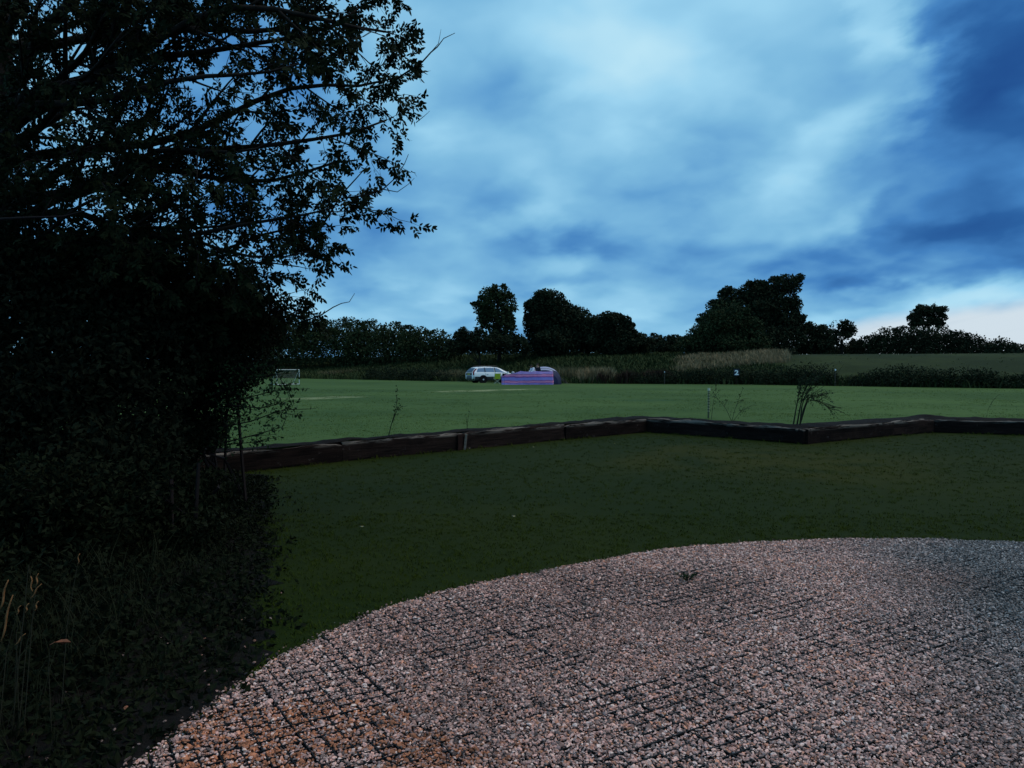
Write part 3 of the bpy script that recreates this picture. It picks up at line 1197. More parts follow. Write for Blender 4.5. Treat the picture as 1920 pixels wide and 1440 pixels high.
far_tree('tree', 'tall airy upright tree left of the domed dense trees, behind the car', 'tree', 936, 100,
         [(930, 553, 33, 20), (908, 577, 22, 22), (951, 573, 21, 26), (925, 590, 30, 26), (905, 606, 18, 18), (947, 610, 24, 24), (925, 630, 24, 20), (958, 640, 14, 18)],
         13000, 0.34, M_FAR, 0.47, 0.28, 9, 3, cscale=0.75)
far_tree('tree', 'large dense dark domed tree behind the tent', 'tree', 1045, 102,
         [(1030, 575, 44, 34), (1004, 605, 24, 45), (1050, 605, 52, 45), (1088, 612, 30, 36), (1040, 640, 60, 34), (1100, 632, 26, 34)],
         36000, 0.34, M_FAR2, 0.30, 0.4, 7, 5)
far_tree('tree', 'rounded dark tree sloping down at the right of the domed tree', 'tree', 1155, 100,
         [(1142, 612, 36, 30), (1115, 625, 30, 34), (1172, 632, 26, 26), (1198, 645, 24, 24), (1160, 648, 50, 24)],
         24000, 0.32, M_FAR2, 0.31, 0.3, 6, 8)
far_tree('bush', 'low dark thicket under the tall airy tree', 'bush', 900, 96,
         [(868, 635, 22, 18), (900, 640, 36, 22), (945, 648, 38, 20), (975, 655, 24, 18), (855, 652, 24, 14)],
         14000, 0.28, M_FAR2, 0.33, 0.12, 6, 9)
far_tree('tree', 'small distant tree in the gap between the big dark trees', 'tree', 1262, 150,
         [(1230, 638, 18, 12), (1262, 640, 24, 13), (1290, 642, 18, 13), (1245, 652, 36, 12)],
         9000, 0.36, M_FAR2, 0.33, 0.2, 5, 10)
far_tree('bush', 'broad olive hawthorn in front of the large spreading tree', 'bush', 1360, 96,
         [(1362, 606, 46, 42), (1330, 628, 42, 30), (1395, 626, 38, 36), (1300, 646, 34, 20), (1415, 646, 32, 22), (1362, 645, 64, 22)],
         30000, 0.28, M_FAR, 0.30, 0.2, 7, 12)
far_tree('tree', 'large spreading tree with a gappy right edge, tallest of the right trees', 'tree', 1452, 118,
         [(1472, 535, 34, 22), (1418, 545, 34, 22), (1376, 562, 28, 22), (1345, 580, 24, 22), (1325, 600, 16, 18), (1440, 570, 46, 30), (1485, 570, 20, 22),
          (1400, 590, 50, 30), (1465, 605, 40, 28), (1495, 600, 14, 18), (1440, 635, 70, 26), (1505, 618, 12, 12)],
         48000, 0.36, M_FAR2, 0.37, 0.5, 14, 13, cscale=0.5)
far_tree('bush', 'black rounded bush at the right foot of the spreading tree', 'bush', 1525, 120,
         [(1522, 622, 22, 18), (1545, 632, 18, 20), (1530, 648, 36, 18)], 11000, 0.34, M_FAR2, 0.32, 0.15, 5, 14)
far_tree('tree', 'small round tree with sky holes low in its crown', 'tree', 1578, 135,
         [(1578, 610, 22, 12), (1562, 622, 12, 10), (1595, 620, 12, 12), (1580, 630, 18, 9), (1560, 644, 22, 12), (1600, 648, 22, 11)], 6500, 0.34, M_FAR2, 0.43, 0.22, 10, 15, cscale=0.8)
far_tree('tree', 'umbrella shaped lone tree standing out against the pale sky', 'tree', 1738, 150,
         [(1738, 584, 27, 12), (1716, 596, 14, 11), (1758, 596, 15, 11), (1735, 604, 24, 10), (1762, 608, 10, 7), (1712, 608, 8, 6)],
         11000, 0.36, M_FAR2, 0.42, 0.35, 12, 16, cscale=0.7)


def far_hedge(name, label, cat, prof, d, n, size, material, clump, seed, depth=1.2, d2=None, rough=0.35):
    """hedge following a top outline prof [(px, top, bottom)], each bush a lobe or two"""
    rs = np.random.default_rng(seed)
    lobes = []
    for i, (px, top, bot) in enumerate(prof):
        dd = d if d2 is None else d + (d2 - d) * i / max(1, len(prof) - 1)
        k = dd / FPX
        h = bot - top
        w = (abs(prof[min(i + 1, len(prof) - 1)][0] - prof[max(i - 1, 0)][0]) / 2) * 0.95
        lobes.append((at(px, top + h * .36, dd + rs.uniform(-.8, .8)), (w * k, max(w, h * .4) * k * depth, h * .38 * k)))
        lobes.append((at(px + rs.uniform(-.3, .3) * w, bot - h * .28, dd - 1.0), (w * 1.15 * k, max(w, h * .4) * k * depth, h * .48 * k)))
    base = Vector(lobes[len(lobes) // 2][0])
    base.z = float(terrain(base.x, base.y))
    root = tag(empty(name, base), label, cat)
    stem_lobes = lobes[::2]
    lobes = bumpy(lobes, rs, 5, (.12, .28))
    P = lobe_points(lobes, n, rs, 0.5, rough, clump, 0.5, seed)
    P = P[P[:, 2] > terrain(P[:, 0], P[:, 1]) - 0.05]
    V, Fc = leaf_cards(P - np.array(base), size, rs, 0.1, 0.7)
    tag(link('foliage', np_mesh('foliage', V, Fc), material, root), kind='stuff')
    st = MB()
    for c, r in stem_lobes:
        g = Vector((c[0], c[1], float(terrain(c[0], c[1])) - 0.1))
        for q in range(3):
            e = Vector(c) + Vector((rs.normal(0, .5) * r[0], rs.normal(0, .3) * r[1], rs.uniform(0.2, 0.9) * r[2]))
            st.tube([g - base, (g + e) / 2 - base + Vector(rs.normal(0, .2, 3)), e - base], [.09, .06, .015], 4)
    tag(st.build('stems', M_FARBARK, root), kind='stuff')
    return root


far_hedge('hedge', 'long tall dark hedge behind the goal at the left', 'hedge',
          [(430, 582, 690), (480, 588, 690), (520, 590, 688), (560, 590, 686), (600, 593, 686), (645, 595, 686), (690, 599, 685), (735, 604, 684), (780, 609, 682), (820, 619, 680), (850, 638, 680)],
          135, 62000, 0.33, M_FARH, 0.22, 31, 1.0, 110, 0.3)
far_hedge('hedge', 'black hedge along the right skyline under the umbrella shaped tree', 'hedge',
          [(1560, 648, 674), (1600, 640, 676), (1635, 626, 676), (1665, 612, 674), (1700, 611, 676), (1735, 610, 677), (1770, 612, 678), (1800, 618, 678), (1825, 625, 678), (1850, 640, 678), (1875, 632, 679), (1900, 642, 679), (1930, 646, 680), (1990, 640, 680)],
          140, 44000, 0.32, M_FAR2, 0.24, 33, 1.0, 118)

# backdrop wood further off so that the horizon never shows under the hedges
far_hedge('hedge', 'low dark distant hedge closing the skyline between the big trees', 'hedge',
          [(760, 640, 674), (830, 640, 674), (900, 642, 674), (970, 640, 674), (1040, 640, 674), (1110, 642, 674), (1180, 648, 672), (1230, 650, 672), (1280, 650, 672), (1330, 648, 672), (1400, 646, 672), (1480, 644, 672), (1550, 646, 672), (1610, 650, 674)],
          150, 26000, 0.42, M_FAR2, 0.30, 35, 1.0, 155)


def edge_hedge(name, label, prof, n, size, material, clump, seed, off=1.0):
    """low scrub along the far edge of the mown field: prof [(px, top py)]"""
    rs = np.random.default_rng(seed)
    lobes = []
    for i, (px, top) in enumerate(prof):
        # follow the field edge
        y = 60.0
        for _ in range(8):
            y = float(interp(B_PTS, at(px, 700, y).x)) + off
        c = at(px, top, y)
        g = float(terrain(c.x, y))
        h = max(0.5, c.z - g)
        w = (abs(prof[min(i + 1, len(prof) - 1)][0] - prof[max(i - 1, 0)][0]) / 2) * y / FPX
        lobes.append((Vector((c.x, y, g + h * .5)), (w * 1.0, max(0.8, w * .6), h * .55)))
        lobes.append((Vector((c.x + rs.uniform(-.4, .4) * w, y - 0.2, g + h * .25)), (w * 1.2, 1.0, h * .32)))
    base = Vector(lobes[len(lobes) // 2][0])
    base.z = float(terrain(base.x, base.y))
    root = tag(empty(name, base), label, 'bush')
    P = lobe_points(lobes, n, rs, 0.5, 0.4, clump, 0.9, seed)
    P = P[P[:, 2] > FIELD_Z - 0.02]
    V, Fc = leaf_cards(P - np.array(base), size, rs, 0.0, 0.6)
    tag(link('foliage', np_mesh('foliage', V, Fc), material, root), kind='stuff')
    st = MB()
    for c, r in lobes[::2]:
        g = Vector((c[0], c[1], float(terrain(c[0], c[1])) - 0.05))
        for q in range(4):
            e = Vector(c) + Vector((rs.normal(0, .5) * r[0], rs.normal(0, .3) * r[1], rs.uniform(0.3, 1.15) * r[2]))
            st.tube([g - base, (g + e) / 2 - base + Vector(rs.normal(0, .06, 3)), e - base], [.03, .02, .006], 4)
    tag(st.build('stems', M_FARBARK, root), kind='stuff')
    return root


edge_hedge('scrub', 'dark low bramble scrub behind the white number sign on the field edge',
           [(1190, 700), (1215, 698), (1240, 700), (1275, 694), (1310, 690), (1345, 692), (1380, 690), (1415, 688), (1450, 690), (1485, 686), (1515, 680), (1545, 684), (1562, 696)],
           24000, 0.13, M_FAR2, 0.34, 51)
edge_hedge('scrub', 'dark low bramble scrub at the far right of the field edge',
           [(1600, 705), (1625, 698), (1650, 690), (1680, 684), (1710, 686), (1745, 688), (1780, 690), (1810, 686), (1840, 688), (1870, 698), (1900, 702), (1935, 698), (1980, 696)],
           22000, 0.13, M_FAR2, 0.34, 53)
edge_hedge('scrub', 'dark low weeds along the left end of the field edge by the car',
           [(700, 688), (730, 686), (760, 688), (790, 690), (820, 694), (850, 698), (875, 702)], 9000, 0.16, M_FAR2, 0.36, 54)


# ------------------------------------------------------------------ rough grass on the bank
M_ROUGH = leaf_mat('rough_grass_blade', (0.028, 0.040, 0.015), (0.050, 0.064, 0.025), 0.15, 0.9, 0.05, fine=2.5)
M_DRY = leaf_mat('dry_grass_blade', (0.30, 0.22, 0.125), (0.15, 0.12, 0.065), 0.4, 0.9, 0.05, fine=4.0)
M_DRY2 = leaf_mat('straw_grass_blade', (0.17, 0.135, 0.07), (0.055, 0.060, 0.030), 0.35, 0.9, 0.05, fine=4.0)
M_DOCK = leaf_mat('dock_weed', (0.040, 0.020, 0.016), (0.022, 0.018, 0.012), 0.5, 0.9, 0.05, fine=4.0)


def bank_points(n, rs, x0, x1, t0, t1):
    x = rs.uniform(x0, x1, n)
    y = interp(B_PTS, x) + rs.uniform(t0, t1, n)
    return np.stack([x, y, terrain(x, y) - 0.03], 1)


def build_rough():
    rs = np.random.default_rng(77)
    P = bank_points(26000, rs, -48, 60, 0.0, 42)
    P = P[(P[:, 2] > 0) & (np.abs(P[:, 0]) < P[:, 1] * 0.74)]
    q = P.copy()
    right = (q[:, 0] > 26) & (q[:, 1] - interp(B_PTS, q[:, 0]) > 10)
    thin = right & (rs.random(len(q)) < 0.97)
    q, right = q[~thin], right[~thin]
    scl = rs.uniform(0.6, 1.2, len(q)) * np.where(right, 0.3, 1.0)
    scatter_tufts('rough_grass', q, scl, rs, M_ROUGH, 7, 0.62, 0.26, 0.085, 1.1, 'long dull green rough grass on the bank behind the field')

    def patch(name, label, pxs, d0, d1, n, h, material, seed):
        r2 = np.random.default_rng(seed)
        px = r2.uniform(pxs[0], pxs[1], n)
        d = r2.uniform(d0, d1, n)
        x = (px - 960) / FPX * d
        edge = (px - pxs[0]) / (pxs[1] - pxs[0])
        dens = np.clip(np.minimum(edge, 1 - edge) * 6, 0, 1) * (vnoise(x, d, 0.45, seed, 3) > 0.40)
        k = (r2.random(n) < dens)
        x, d = x[k], d[k]
        d = np.maximum(d, interp(B_PTS, x) + 0.25)
        P2 = np.stack([x, d, terrain(x, d) - 0.03], 1)
        scatter_tufts(name, P2, r2.uniform(.6, 1.2, len(x)), r2, material, 8, h, 0.16, 0.055, 0.6, label)

    patch('dry_grass', 'pale straw coloured patch of dry grass in front of the hawthorn', (1262, 1482), 78, 92, 3600, 0.75, M_DRY, 5)
    patch('dry_grass', 'buff tall dry grass right of the tent', (1012, 1150), 70, 77, 1800, 1.15, M_DRY2, 6)
    patch('dry_grass', 'bleached feathery grass clump beside the dark weeds right of the tent', (1085, 1152), 68, 71, 420, 1.2, M_DRY, 8)
    patch('dry_grass', 'small pale dry grass patch left of the car', (812, 872), 84, 90, 700, 0.9, M_DRY2, 7)
    patch('dry_grass', 'thin pale grass at the foot of the left hedge beyond the goal', (590, 690), 106, 110, 500, 0.7, M_DRY2, 9)
    patch('dock_weeds', 'dark reddish brown dock weeds on the field edge', (1120, 1262), 66, 70, 1500, 1.05, M_DOCK, 10)


build_rough()


# ------------------------------------------------------------------ near ash tree overhanging from the left
def bez(p0, p1, p2, p3, n):
    out = []
    for i in range(n + 1):
        t = i / n
        out.append(p0 * (1 - t) ** 3 + p1 * 3 * t * (1 - t) ** 2 + p2 * 3 * t * t * (1 - t) + p3 * t ** 3)
    return out


def compound_leaves(P, D, rs, leaflet=0.063, pairs=3, rachis=0.15):
    """pinnate leaves: P base points, D directions; returns verts, faces"""
    n = len(P)
    D = D / (np.linalg.norm(D, axis=1, keepdims=True) + 1e-9)
    D = D + np.array([0, 0, -0.35]) + rs.normal(0, .35, D.shape)
    D /= np.linalg.norm(D, axis=1, keepdims=True)
    r = rs.normal(0, 1, (n, 3))
    r[:, 2] *= 0.4
    S = np.cross(D, r)
    S /= np.linalg.norm(S, axis=1, keepdims=True) + 1e-9
    U = np.cross(S, D)
    VV, FF, base = [], [], 0
    rl = rachis * rs.uniform(.65, 1.25, (n, 1))
    spec = []
    for k in range(pairs):
        f = 0.35 + 0.5 * k / max(1, pairs - 1)
        spec += [(f, 1), (f, -1)]
    spec.append((1.0, 0))
    for f, sd_ in spec:
        pos = P + D * rl * f
        dr = D * (0.55 if sd_ else 1.0) + S * sd_ * 0.85 + rs.normal(0, .22, (n, 3)) + np.array([0, 0, -0.30])
        dr /= np.linalg.norm(dr, axis=1, keepdims=True)
        s = np.cross(dr, U + rs.normal(0, .35, (n, 3)))
        s /= np.linalg.norm(s, axis=1, keepdims=True) + 1e-9
        nn = np.cross(s, dr)
        L = leaflet * rs.uniform(.65, 1.25, (n, 1))
        W = L * rs.uniform(.38, .56, (n, 1))
        v = [pos, pos + dr * L * .3 + s * W * .5, pos + dr * L * .68 + s * W * .36 - nn * L * .05, pos + dr * L - nn * L * .12,
             pos + dr * L * .68 - s * W * .36 - nn * L * .05, pos + dr * L * .3 - s * W * .5]
        V = np.stack(v, 1).reshape(-1, 3)
        i = np.arange(n) * 6 + base
        FF.append(np.concatenate([np.stack([i, i + 1, i + 2], 1), np.stack([i, i + 2, i + 3], 1), np.stack([i, i + 3, i + 4], 1), np.stack([i, i + 4, i + 5], 1)]))
        VV.append(V)
        base += n * 6
    return np.concatenate(VV), np.concatenate(FF)


def build_ash():
    rs = np.random.default_rng(101)
    rnd = random.Random(101)
    base = Vector((-6.3, 9.2, 0.0))
    root = tag(empty('ash_tree', base), 'big overhanging tree with feathered leaves and bare twigs at the left', 'tree')
    B = np.array(base)
    trunk = MB()
    tr = [base + Vector((0, 0, -0.1)), base + Vector((.05, 0, .5)), base + Vector((.15, -.05, 1.6)), base + Vector((.1, -.1, 3.0)), base + Vector((.3, -.05, 4.6)), base + Vector((.2, .1, 6.5)), base + Vector((.5, .2, 9.0))]
    trunk.tube([p - base for p in tr], [.30, .23, .20, .175, .14, .10, .03], 10)
    trunk.build('trunk', M_BARK, root, True)
    limbs, twigs = MB(), MB()
    LP, LD = [], []

    def leafy(pts, count, d0=0.3):
        for _ in range(count):
            f = rnd.uniform(d0, 1.0) * (len(pts) - 1)
            i = min(int(f), len(pts) - 2)
            p = pts[i].lerp(pts[i + 1], f - i)
            d = (pts[i + 1] - pts[i]).normalized()
            LP.append(tuple(p - base))
            LD.append(tuple(d + Vector(rs.normal(0, .5, 3))))

    def twig(p, d, L, r, leaves, lev=0):
        side = Vector(rs.normal(0, 1, 3))
        side -= d * side.dot(d)
        side.normalize()
        pts = [p, p + d * L * .35 + side * L * .05, p + d * L * .7 + side * L * .02 + Vector((0, 0, L * .04)), p + d * L + side * L * rs.uniform(-.1, .1) + Vector((0, 0, L * rs.uniform(-.05, .16)))]
        twigs.tube([q - base for q in pts], [r, r * .8, r * .6, r * .35], 4)
        leafy(pts, leaves, 0.25)
        return pts

    def limb(start, end, r0, dens, sag=0.0, nb=11, lvl_len=0.34, first=0.25):
        v = end - start
        L = v.length
        p1 = start + v * .30 + Vector((rs.normal(0, .08) * L, rs.normal(0, .10) * L, rs.uniform(-.04, .20) * L + sag))
        p2 = start + v * .68 + Vector((rs.normal(0, .06) * L, rs.normal(0, .08) * L, rs.uniform(-.12, .12) * L + sag))
        pts = bez(start, p1, p2, end, 12)
        w1, w2, w3 = rs.uniform(0, 6.28, 3)
        for i in range(1, 12):
            e_ = math.sin(math.pi * i / 12) ** .5
            pts[i] += Vector((0.0, math.sin(i * .6 + w1) * .03, math.sin(i * .62 + w2) * .030 + math.sin(i * 1.1 + w3) * .010)) * L * e_
        limbs.tube([q - base for q in pts], [r0 * (1 - .86 * i / 12) for i in range(13)], 6)
        for b in range(nb):
            f = first + (0.97 - first) * (b + rnd.random() * .8) / nb
            i = min(int(f * 12), 11)
            p = pts[i].lerp(pts[i + 1], f * 12 - i)
            d = (pts[i + 1] - pts[i]).normalized()
            side = Vector(rs.normal(0, 1, 3))
            side -= d * side.dot(d)
            side.normalize()
            bd = (d * rnd.uniform(.55, 1.0) + side * rnd.uniform(.5, .9) + Vector((0, 0, .08))).normalized()
            bl = L * lvl_len * rnd.uniform(.45, 1.0) * (1.1 - .6 * f)
            br = max(.006, r0 * (1 - .86 * f) * .55)
            e = p + bd * bl + Vector((0, 0, -.05 * bl))
            bp = bez(p, p + bd * bl * .35 + side * .03, p + bd * bl * .7 + Vector((0, 0, .04 * bl)), e, 6)
            limbs.tube([q - base for q in bp], [br * (1 - .75 * k / 6) for k in range(7)], 5)
            for q in range(rnd.randint(3, 5)):
                g = rnd.uniform(.25, 1.0) * 6
                k = min(int(g), 5)
                tp = bp[k].lerp(bp[k + 1], g - k)
                td = ((bp[k + 1] - bp[k]).normalized() * .9 + Vector(rs.normal(0, .55, 3))).normalized()
                twig(tp, td, rnd.uniform(.22, .5), max(.0035, br * .35), max(1, int(dens * rnd.uniform(.8, 1.9))))
            leafy(bp, int(dens * .8), .5)
        twig(pts[-1], (pts[-1] - pts[-2]).normalized(), .3, .004, int(dens))
        return pts

    def T(h):
        k = h / 1.5
        zs = [p.z for p in tr]
        for i in range(len(tr) - 1):
            if tr[i].z <= h <= tr[i + 1].z:
                return tr[i].lerp(tr[i + 1], (h - tr[i].z) / (tr[i + 1].z - tr[i].z))
        return tr[-1].copy()

    # limbs reaching out over the lawn: (start height, end pixel, distance, radius, leaf density)
    spec = [(4.2, 725, 60, 8.0, .075, 7), (3.9, 725, 150, 8.6, .07, 7), (3.6, 725, 225, 8.2, .065, 6), (3.2, 670, 300, 8.8, .06, 6), (3.0, 625, 390, 8.0, .055, 6),
            (2.6, 590, 470, 8.6, .05, 6), (2.2, 545, 550, 9.2, .045, 7), (4.6, 640, -40, 9.0, .07, 8), (4.9, 520, -120, 8.0, .07, 8), (4.4, 680, 10, 9.6, .06, 8),
            (4.0, 560, 120, 7.6, .06, 6), (2.7, 610, 425, 9.0, .05, 8), (2.3, 560, 500, 8.4, .045, 8), (2.1, 520, 575, 9.0, .04, 9), (3.4, 520, 260, 7.4, .055, 6), (2.8, 500, 400, 9.6, .05, 8), (3.7, 430, 60, 10.0, .06, 7), (3.0, 380, 200, 9.8, .055, 8),
            (2.5, 400, 330, 8.0, .05, 9), (2.0, 460, 520, 8.6, .045, 9), (4.4, 300, -60, 7.6, .06, 7), (4.0, 230, 60, 7.2, .06, 8), (3.2, 180, 200, 7.2, .05, 9),
            (2.4, 240, 330, 7.4, .05, 9), (2.0, 320, 470, 7.6, .045, 9), (4.6, 80, 0, 8.0, .06, 8), (3.4, 40, 180, 8.0, .05, 8), (5.4, 680, -160, 9.0, .06, 7),
            (6.0, 560, -300, 9.2, .06, 7), (5.5, 380, -260, 7.0, .06, 7), (6.2, 200, -300, 10.5, .05, 7)]
    for (h, px, py, d, r, dens) in spec:
        limb(T(h), at(px, py, d), r, dens * (.44 if px < 420 else (.54 if px < 600 else (1.0 if py < 260 else .85))))
    # limbs on the far and outer side of the trunk, out of the picture
    for (h, e, r) in ((3.5, (-9.5, 11.5, 6), .06), (4.5, (-9.0, 8.0, 7.5), .06), (3.0, (-8.5, 6.5, 5), .05), (5.0, (-6.5, 12.5, 7.5), .06), (5.5, (-7.5, 9.0, 9.5), .05), (4.5, (-5.5, 6.0, 7), .05)):
        limb(T(h), Vector(e), r, 8)
    # bare twigs that stick out beyond the leaves
    def bare(pts_px, d, r):
        pts = [at(a, b, d) for a, b in pts_px]
        twigs.tube([q - base for q in pts], [r * (1 - .7 * i / (len(pts) - 1)) for i in range(len(pts))], 5)
    bare([(740, 150), (790, 118), (808, 98), (820, 88), (832, 72), (853, 62)], 8.0, .010)
    bare([(808, 98), (822, 82), (827, 55)], 8.0, .005)
    bare([(640, 372), (690, 366), (718, 355), (740, 335), (758, 308), (766, 289)], 8.4, .010)
    bare([(718, 355), (745, 360), (765, 346), (777, 334)], 8.4, .006)
    bare([(716, 352), (715, 335), (712, 320)], 8.4, .004)
    bare([(560, 605), (600, 592), (625, 576), (640, 569), (655, 566), (665, 550)], 8.6, .009)
    bare([(780, 230), (795, 218), (806, 208)], 8.2, .005)
    bare([(600, 430), (640, 365), (672, 330), (690, 310)], 8.4, .012)
    bare([(-20, 412), (60, 408), (120, 406), (160, 395), (186, 378)], 6.4, .013)
    bare([(80, 402), (90, 385), (98, 372)], 6.4, .007)
    tag(limbs.build('limbs', M_BARK, root, True), kind='stuff')
    tag(twigs.build('twigs', M_TWIG, root, True), kind='stuff')
    P, D = np.array(LP), np.array(LD)
    V, Fc = compound_leaves(P, D, rs)
    print('ash leaves', len(P), 'tris', len(Fc))
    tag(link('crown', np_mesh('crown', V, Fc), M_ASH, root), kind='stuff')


build_ash()


# ------------------------------------------------------------------ shrubs under the tree
def near_shrub(name, label, lobes_px, n, size, material, seed, stems=8, clump=0.0, shell=0.6, sprigs=(), smat=None):
    rs = np.random.default_rng(seed)
    lobes = [(at(a, b, d), (rx * d / FPX, dep, ry * d / FPX)) for (a, b, rx, ry, d, dep) in lobes_px]
    c0 = lobes[0][0]
    base = Vector((c0.x, c0.y, 0))
    root = tag(empty(name, base), label, 'bush')
    P = lobe_points(lobes, n, rs, shell, 0.30, clump, 1.6, seed)
    P = P[P[:, 2] > 0.02]
    V, Fc = leaf_cards(P - np.array(base), size, rs, 0.3, 0.55)
    tag(link('foliage', np_mesh('foliage', V, Fc), material, root), kind='stuff')
    st = MB()
    for i in range(stems):
        c, r = lobes[i % len(lobes)]
        g = Vector((base.x + rs.normal(0, .3), base.y + rs.normal(0, .25), -0.05))
        e = Vector(c) + Vector((rs.normal(0, .45) * r[0], rs.normal(0, .4) * r[1], rs.uniform(0, .8) * r[2]))
        mid = (g + e) / 2 + Vector(rs.normal(0, .18, 3)) + Vector((0, 0, .2))
        st.tube([g - base, mid - base, e - base], [.022, .016, .005], 5)
    tag(st.build('stems', M_TWIG, root), kind='stuff')
    if sprigs:
        tw, LP = MB(), []
        for pts_px, d in sprigs:
            pts = [at(a, b, d) for a, b in pts_px]
            tw.tube([q - base for q in pts], [.009, .006, .003][:len(pts)] if len(pts) == 3 else [.009 * (1 - .7 * i / (len(pts) - 1)) for i in range(len(pts))], 4)
            for i in range(len(pts) - 1):
                L = (pts[i + 1] - pts[i]).length
                for _ in range(int(L * 95)):
                    q = pts[i].lerp(pts[i + 1], rs.random())
                    off = Vector(rs.normal(0, .055, 3))
                    LP.append(tuple(q + off - base))
                for _ in range(int(L * 11)):
                    q = pts[i].lerp(pts[i + 1], rs.random())
                    dd = ((pts[i + 1] - pts[i]).normalized() + Vector(rs.normal(0, .7, 3))).normalized()
                    e = q + dd * rs.uniform(.12, .3)
                    tw.tube([q - base, e - base], [.004, .002], 4)
                    for _ in range(9):
                        LP.append(tuple(q.lerp(e, rs.random()) + Vector(rs.normal(0, .025, 3)) - base))
        tag(tw.build('twigs', M_TWIG, root), kind='stuff')
        V, Fc = leaf_cards(np.array(LP), size * .85, rs, 0.2, 0.5)
        tag(link('sprigs', np_mesh('sprigs', V, Fc), smat or material, root), kind='stuff')
    return root


near_shrub('hawthorn_bush', 'dense dark hawthorn bush whose leafy sprigs hang before the goal',
           [(400, 640, 120, 120, 9.6, .9), (300, 590, 150, 120, 9.8, 1.0), (360, 760, 100, 85, 9.4, .8), (430, 690, 60, 60, 9.4, .7), (420, 585, 90, 70, 9.8, .8), (270, 850, 110, 60, 9.0, .8), (480, 610, 60, 50, 9.6, .6), (370, 815, 50, 40, 9.0, .6)],
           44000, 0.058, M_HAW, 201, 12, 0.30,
           sprigs=[([(400, 770), (455, 748), (505, 735), (552, 728)], 8.8), ([(420, 800), (470, 790), (520, 772), (556, 766)], 8.6), ([(380, 700), (450, 690), (500, 688)], 8.8),
                   ([(400, 740), (460, 712), (520, 702), (548, 745)], 8.8), ([(420, 830), (480, 815), (530, 800)], 8.4), ([(430, 760), (490, 765), (545, 752)], 8.7), ([(380, 840), (440, 832), (495, 828)], 8.6)],
           smat=M_SPRIG)
near_shrub('elder_bush', 'tall black bush filling the left edge under the overhanging tree',
           [(90, 620, 190, 180, 8.2, 1.0), (220, 530, 120, 110, 8.6, .9), (50, 490, 130, 100, 8.4, .8), (200, 720, 160, 140, 7.8, .9), (30, 800, 160, 150, 7.4, .9), (270, 640, 110, 120, 8.4, .8), (200, 860, 150, 90, 7.2, .8)],
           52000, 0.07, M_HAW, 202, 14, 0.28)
near_shrub('bramble_bush', 'low dark bramble bush in front of the hawthorn at the lawn corner',
           [(290, 940, 120, 75, 6.9, .6), (370, 925, 70, 45, 7.4, .6), (160, 950, 150, 90, 6.2, .7), (40, 960, 120, 100, 5.8, .6), (340, 985, 80, 50, 6.7, .5)],
           24000, 0.055, M_UNDER, 203, 10, 0.30)


def build_undergrowth():
    rs = np.random.default_rng(301)
    # strip between the gravel edge and the bushes
    n = 8200
    y = rs.uniform(2.2, 11.5, n)
    edge = np.interp(y, [2.2, 2.4, 3.1, 3.5, 4.2, 5, 6, 8, 11.5], [-1.95, -1.87, -1.66, -1.56, -1.48, -1.66, -1.98, -2.60, -3.7]) + rs.normal(0, .10, n)
    x = edge - rs.uniform(0, 1, n) ** 1.35 * 3.6
    k = (x > -0.75 * y - 1.2)
    x, y, edge = x[k], y[k], edge[k]
    far_in = np.clip(((edge - x) / 1.9) ** 1.2, 0.07, 1)
    # stems with leaves
    P, H = [], []
    for xi, yi, fi in zip(x, y, far_in):
        h = fi * rs.uniform(.2, .62)
        m = int(4 + 14 * fi)
        lean = rs.normal(0, .12, 2)
        t = rs.uniform(0.05, 1.0, m)
        P.append(np.stack([xi + lean[0] * t + rs.normal(0, .04, m), yi + lean[1] * t + rs.normal(0, .04, m), h * t], 1))
    P = np.concatenate(P)
    V, Fc = leaf_cards(P, 0.05, rs, 0.1, 0.5)
    o = link('undergrowth', np_mesh('undergrowth', V, Fc), M_UNDER)
    tag(o, 'dark weedy undergrowth between the gravel and the bushes', kind='stuff')
    # long grass through it
    n = 800
    yi = rs.uniform(2.4, 7.6, n)
    ed = np.interp(yi, [2.2, 2.4, 3.1, 3.5, 4.2, 5, 6, 8], [-1.95, -1.85, -1.62, -1.50, -1.42, -1.58, -1.88, -2.45])
    xi = ed - rs.uniform(0, 1, n) * 3.0 + 0.05
    pts = np.stack([xi, yi, np.zeros(n)], 1)
    k = xi > -0.75 * yi - 0.8
    scl = rs.uniform(.5, 1.1, n) * np.clip((ed - xi) / .8, .3, 1.1)
    m = leaf_mat('long_grass_blade', (0.007, 0.010, 0.004), (0.017, 0.019, 0.008), 2.0, 0.8, 0.1, fine=20)
    scatter_tufts('long_grass', pts[k], scl[k], rs, m, 9, 0.34, 0.07, 0.005, 1.3, 'long thin dark grass growing through the weeds at the left')


build_undergrowth()

M_SEED = mat('seed_head', (0.30, 0.135, 0.055), 0.9, 0.1, vary=0.4, scale=30)
M_STEM = mat('dry_stem', (0.035, 0.03, 0.018), 0.9, 0.1)


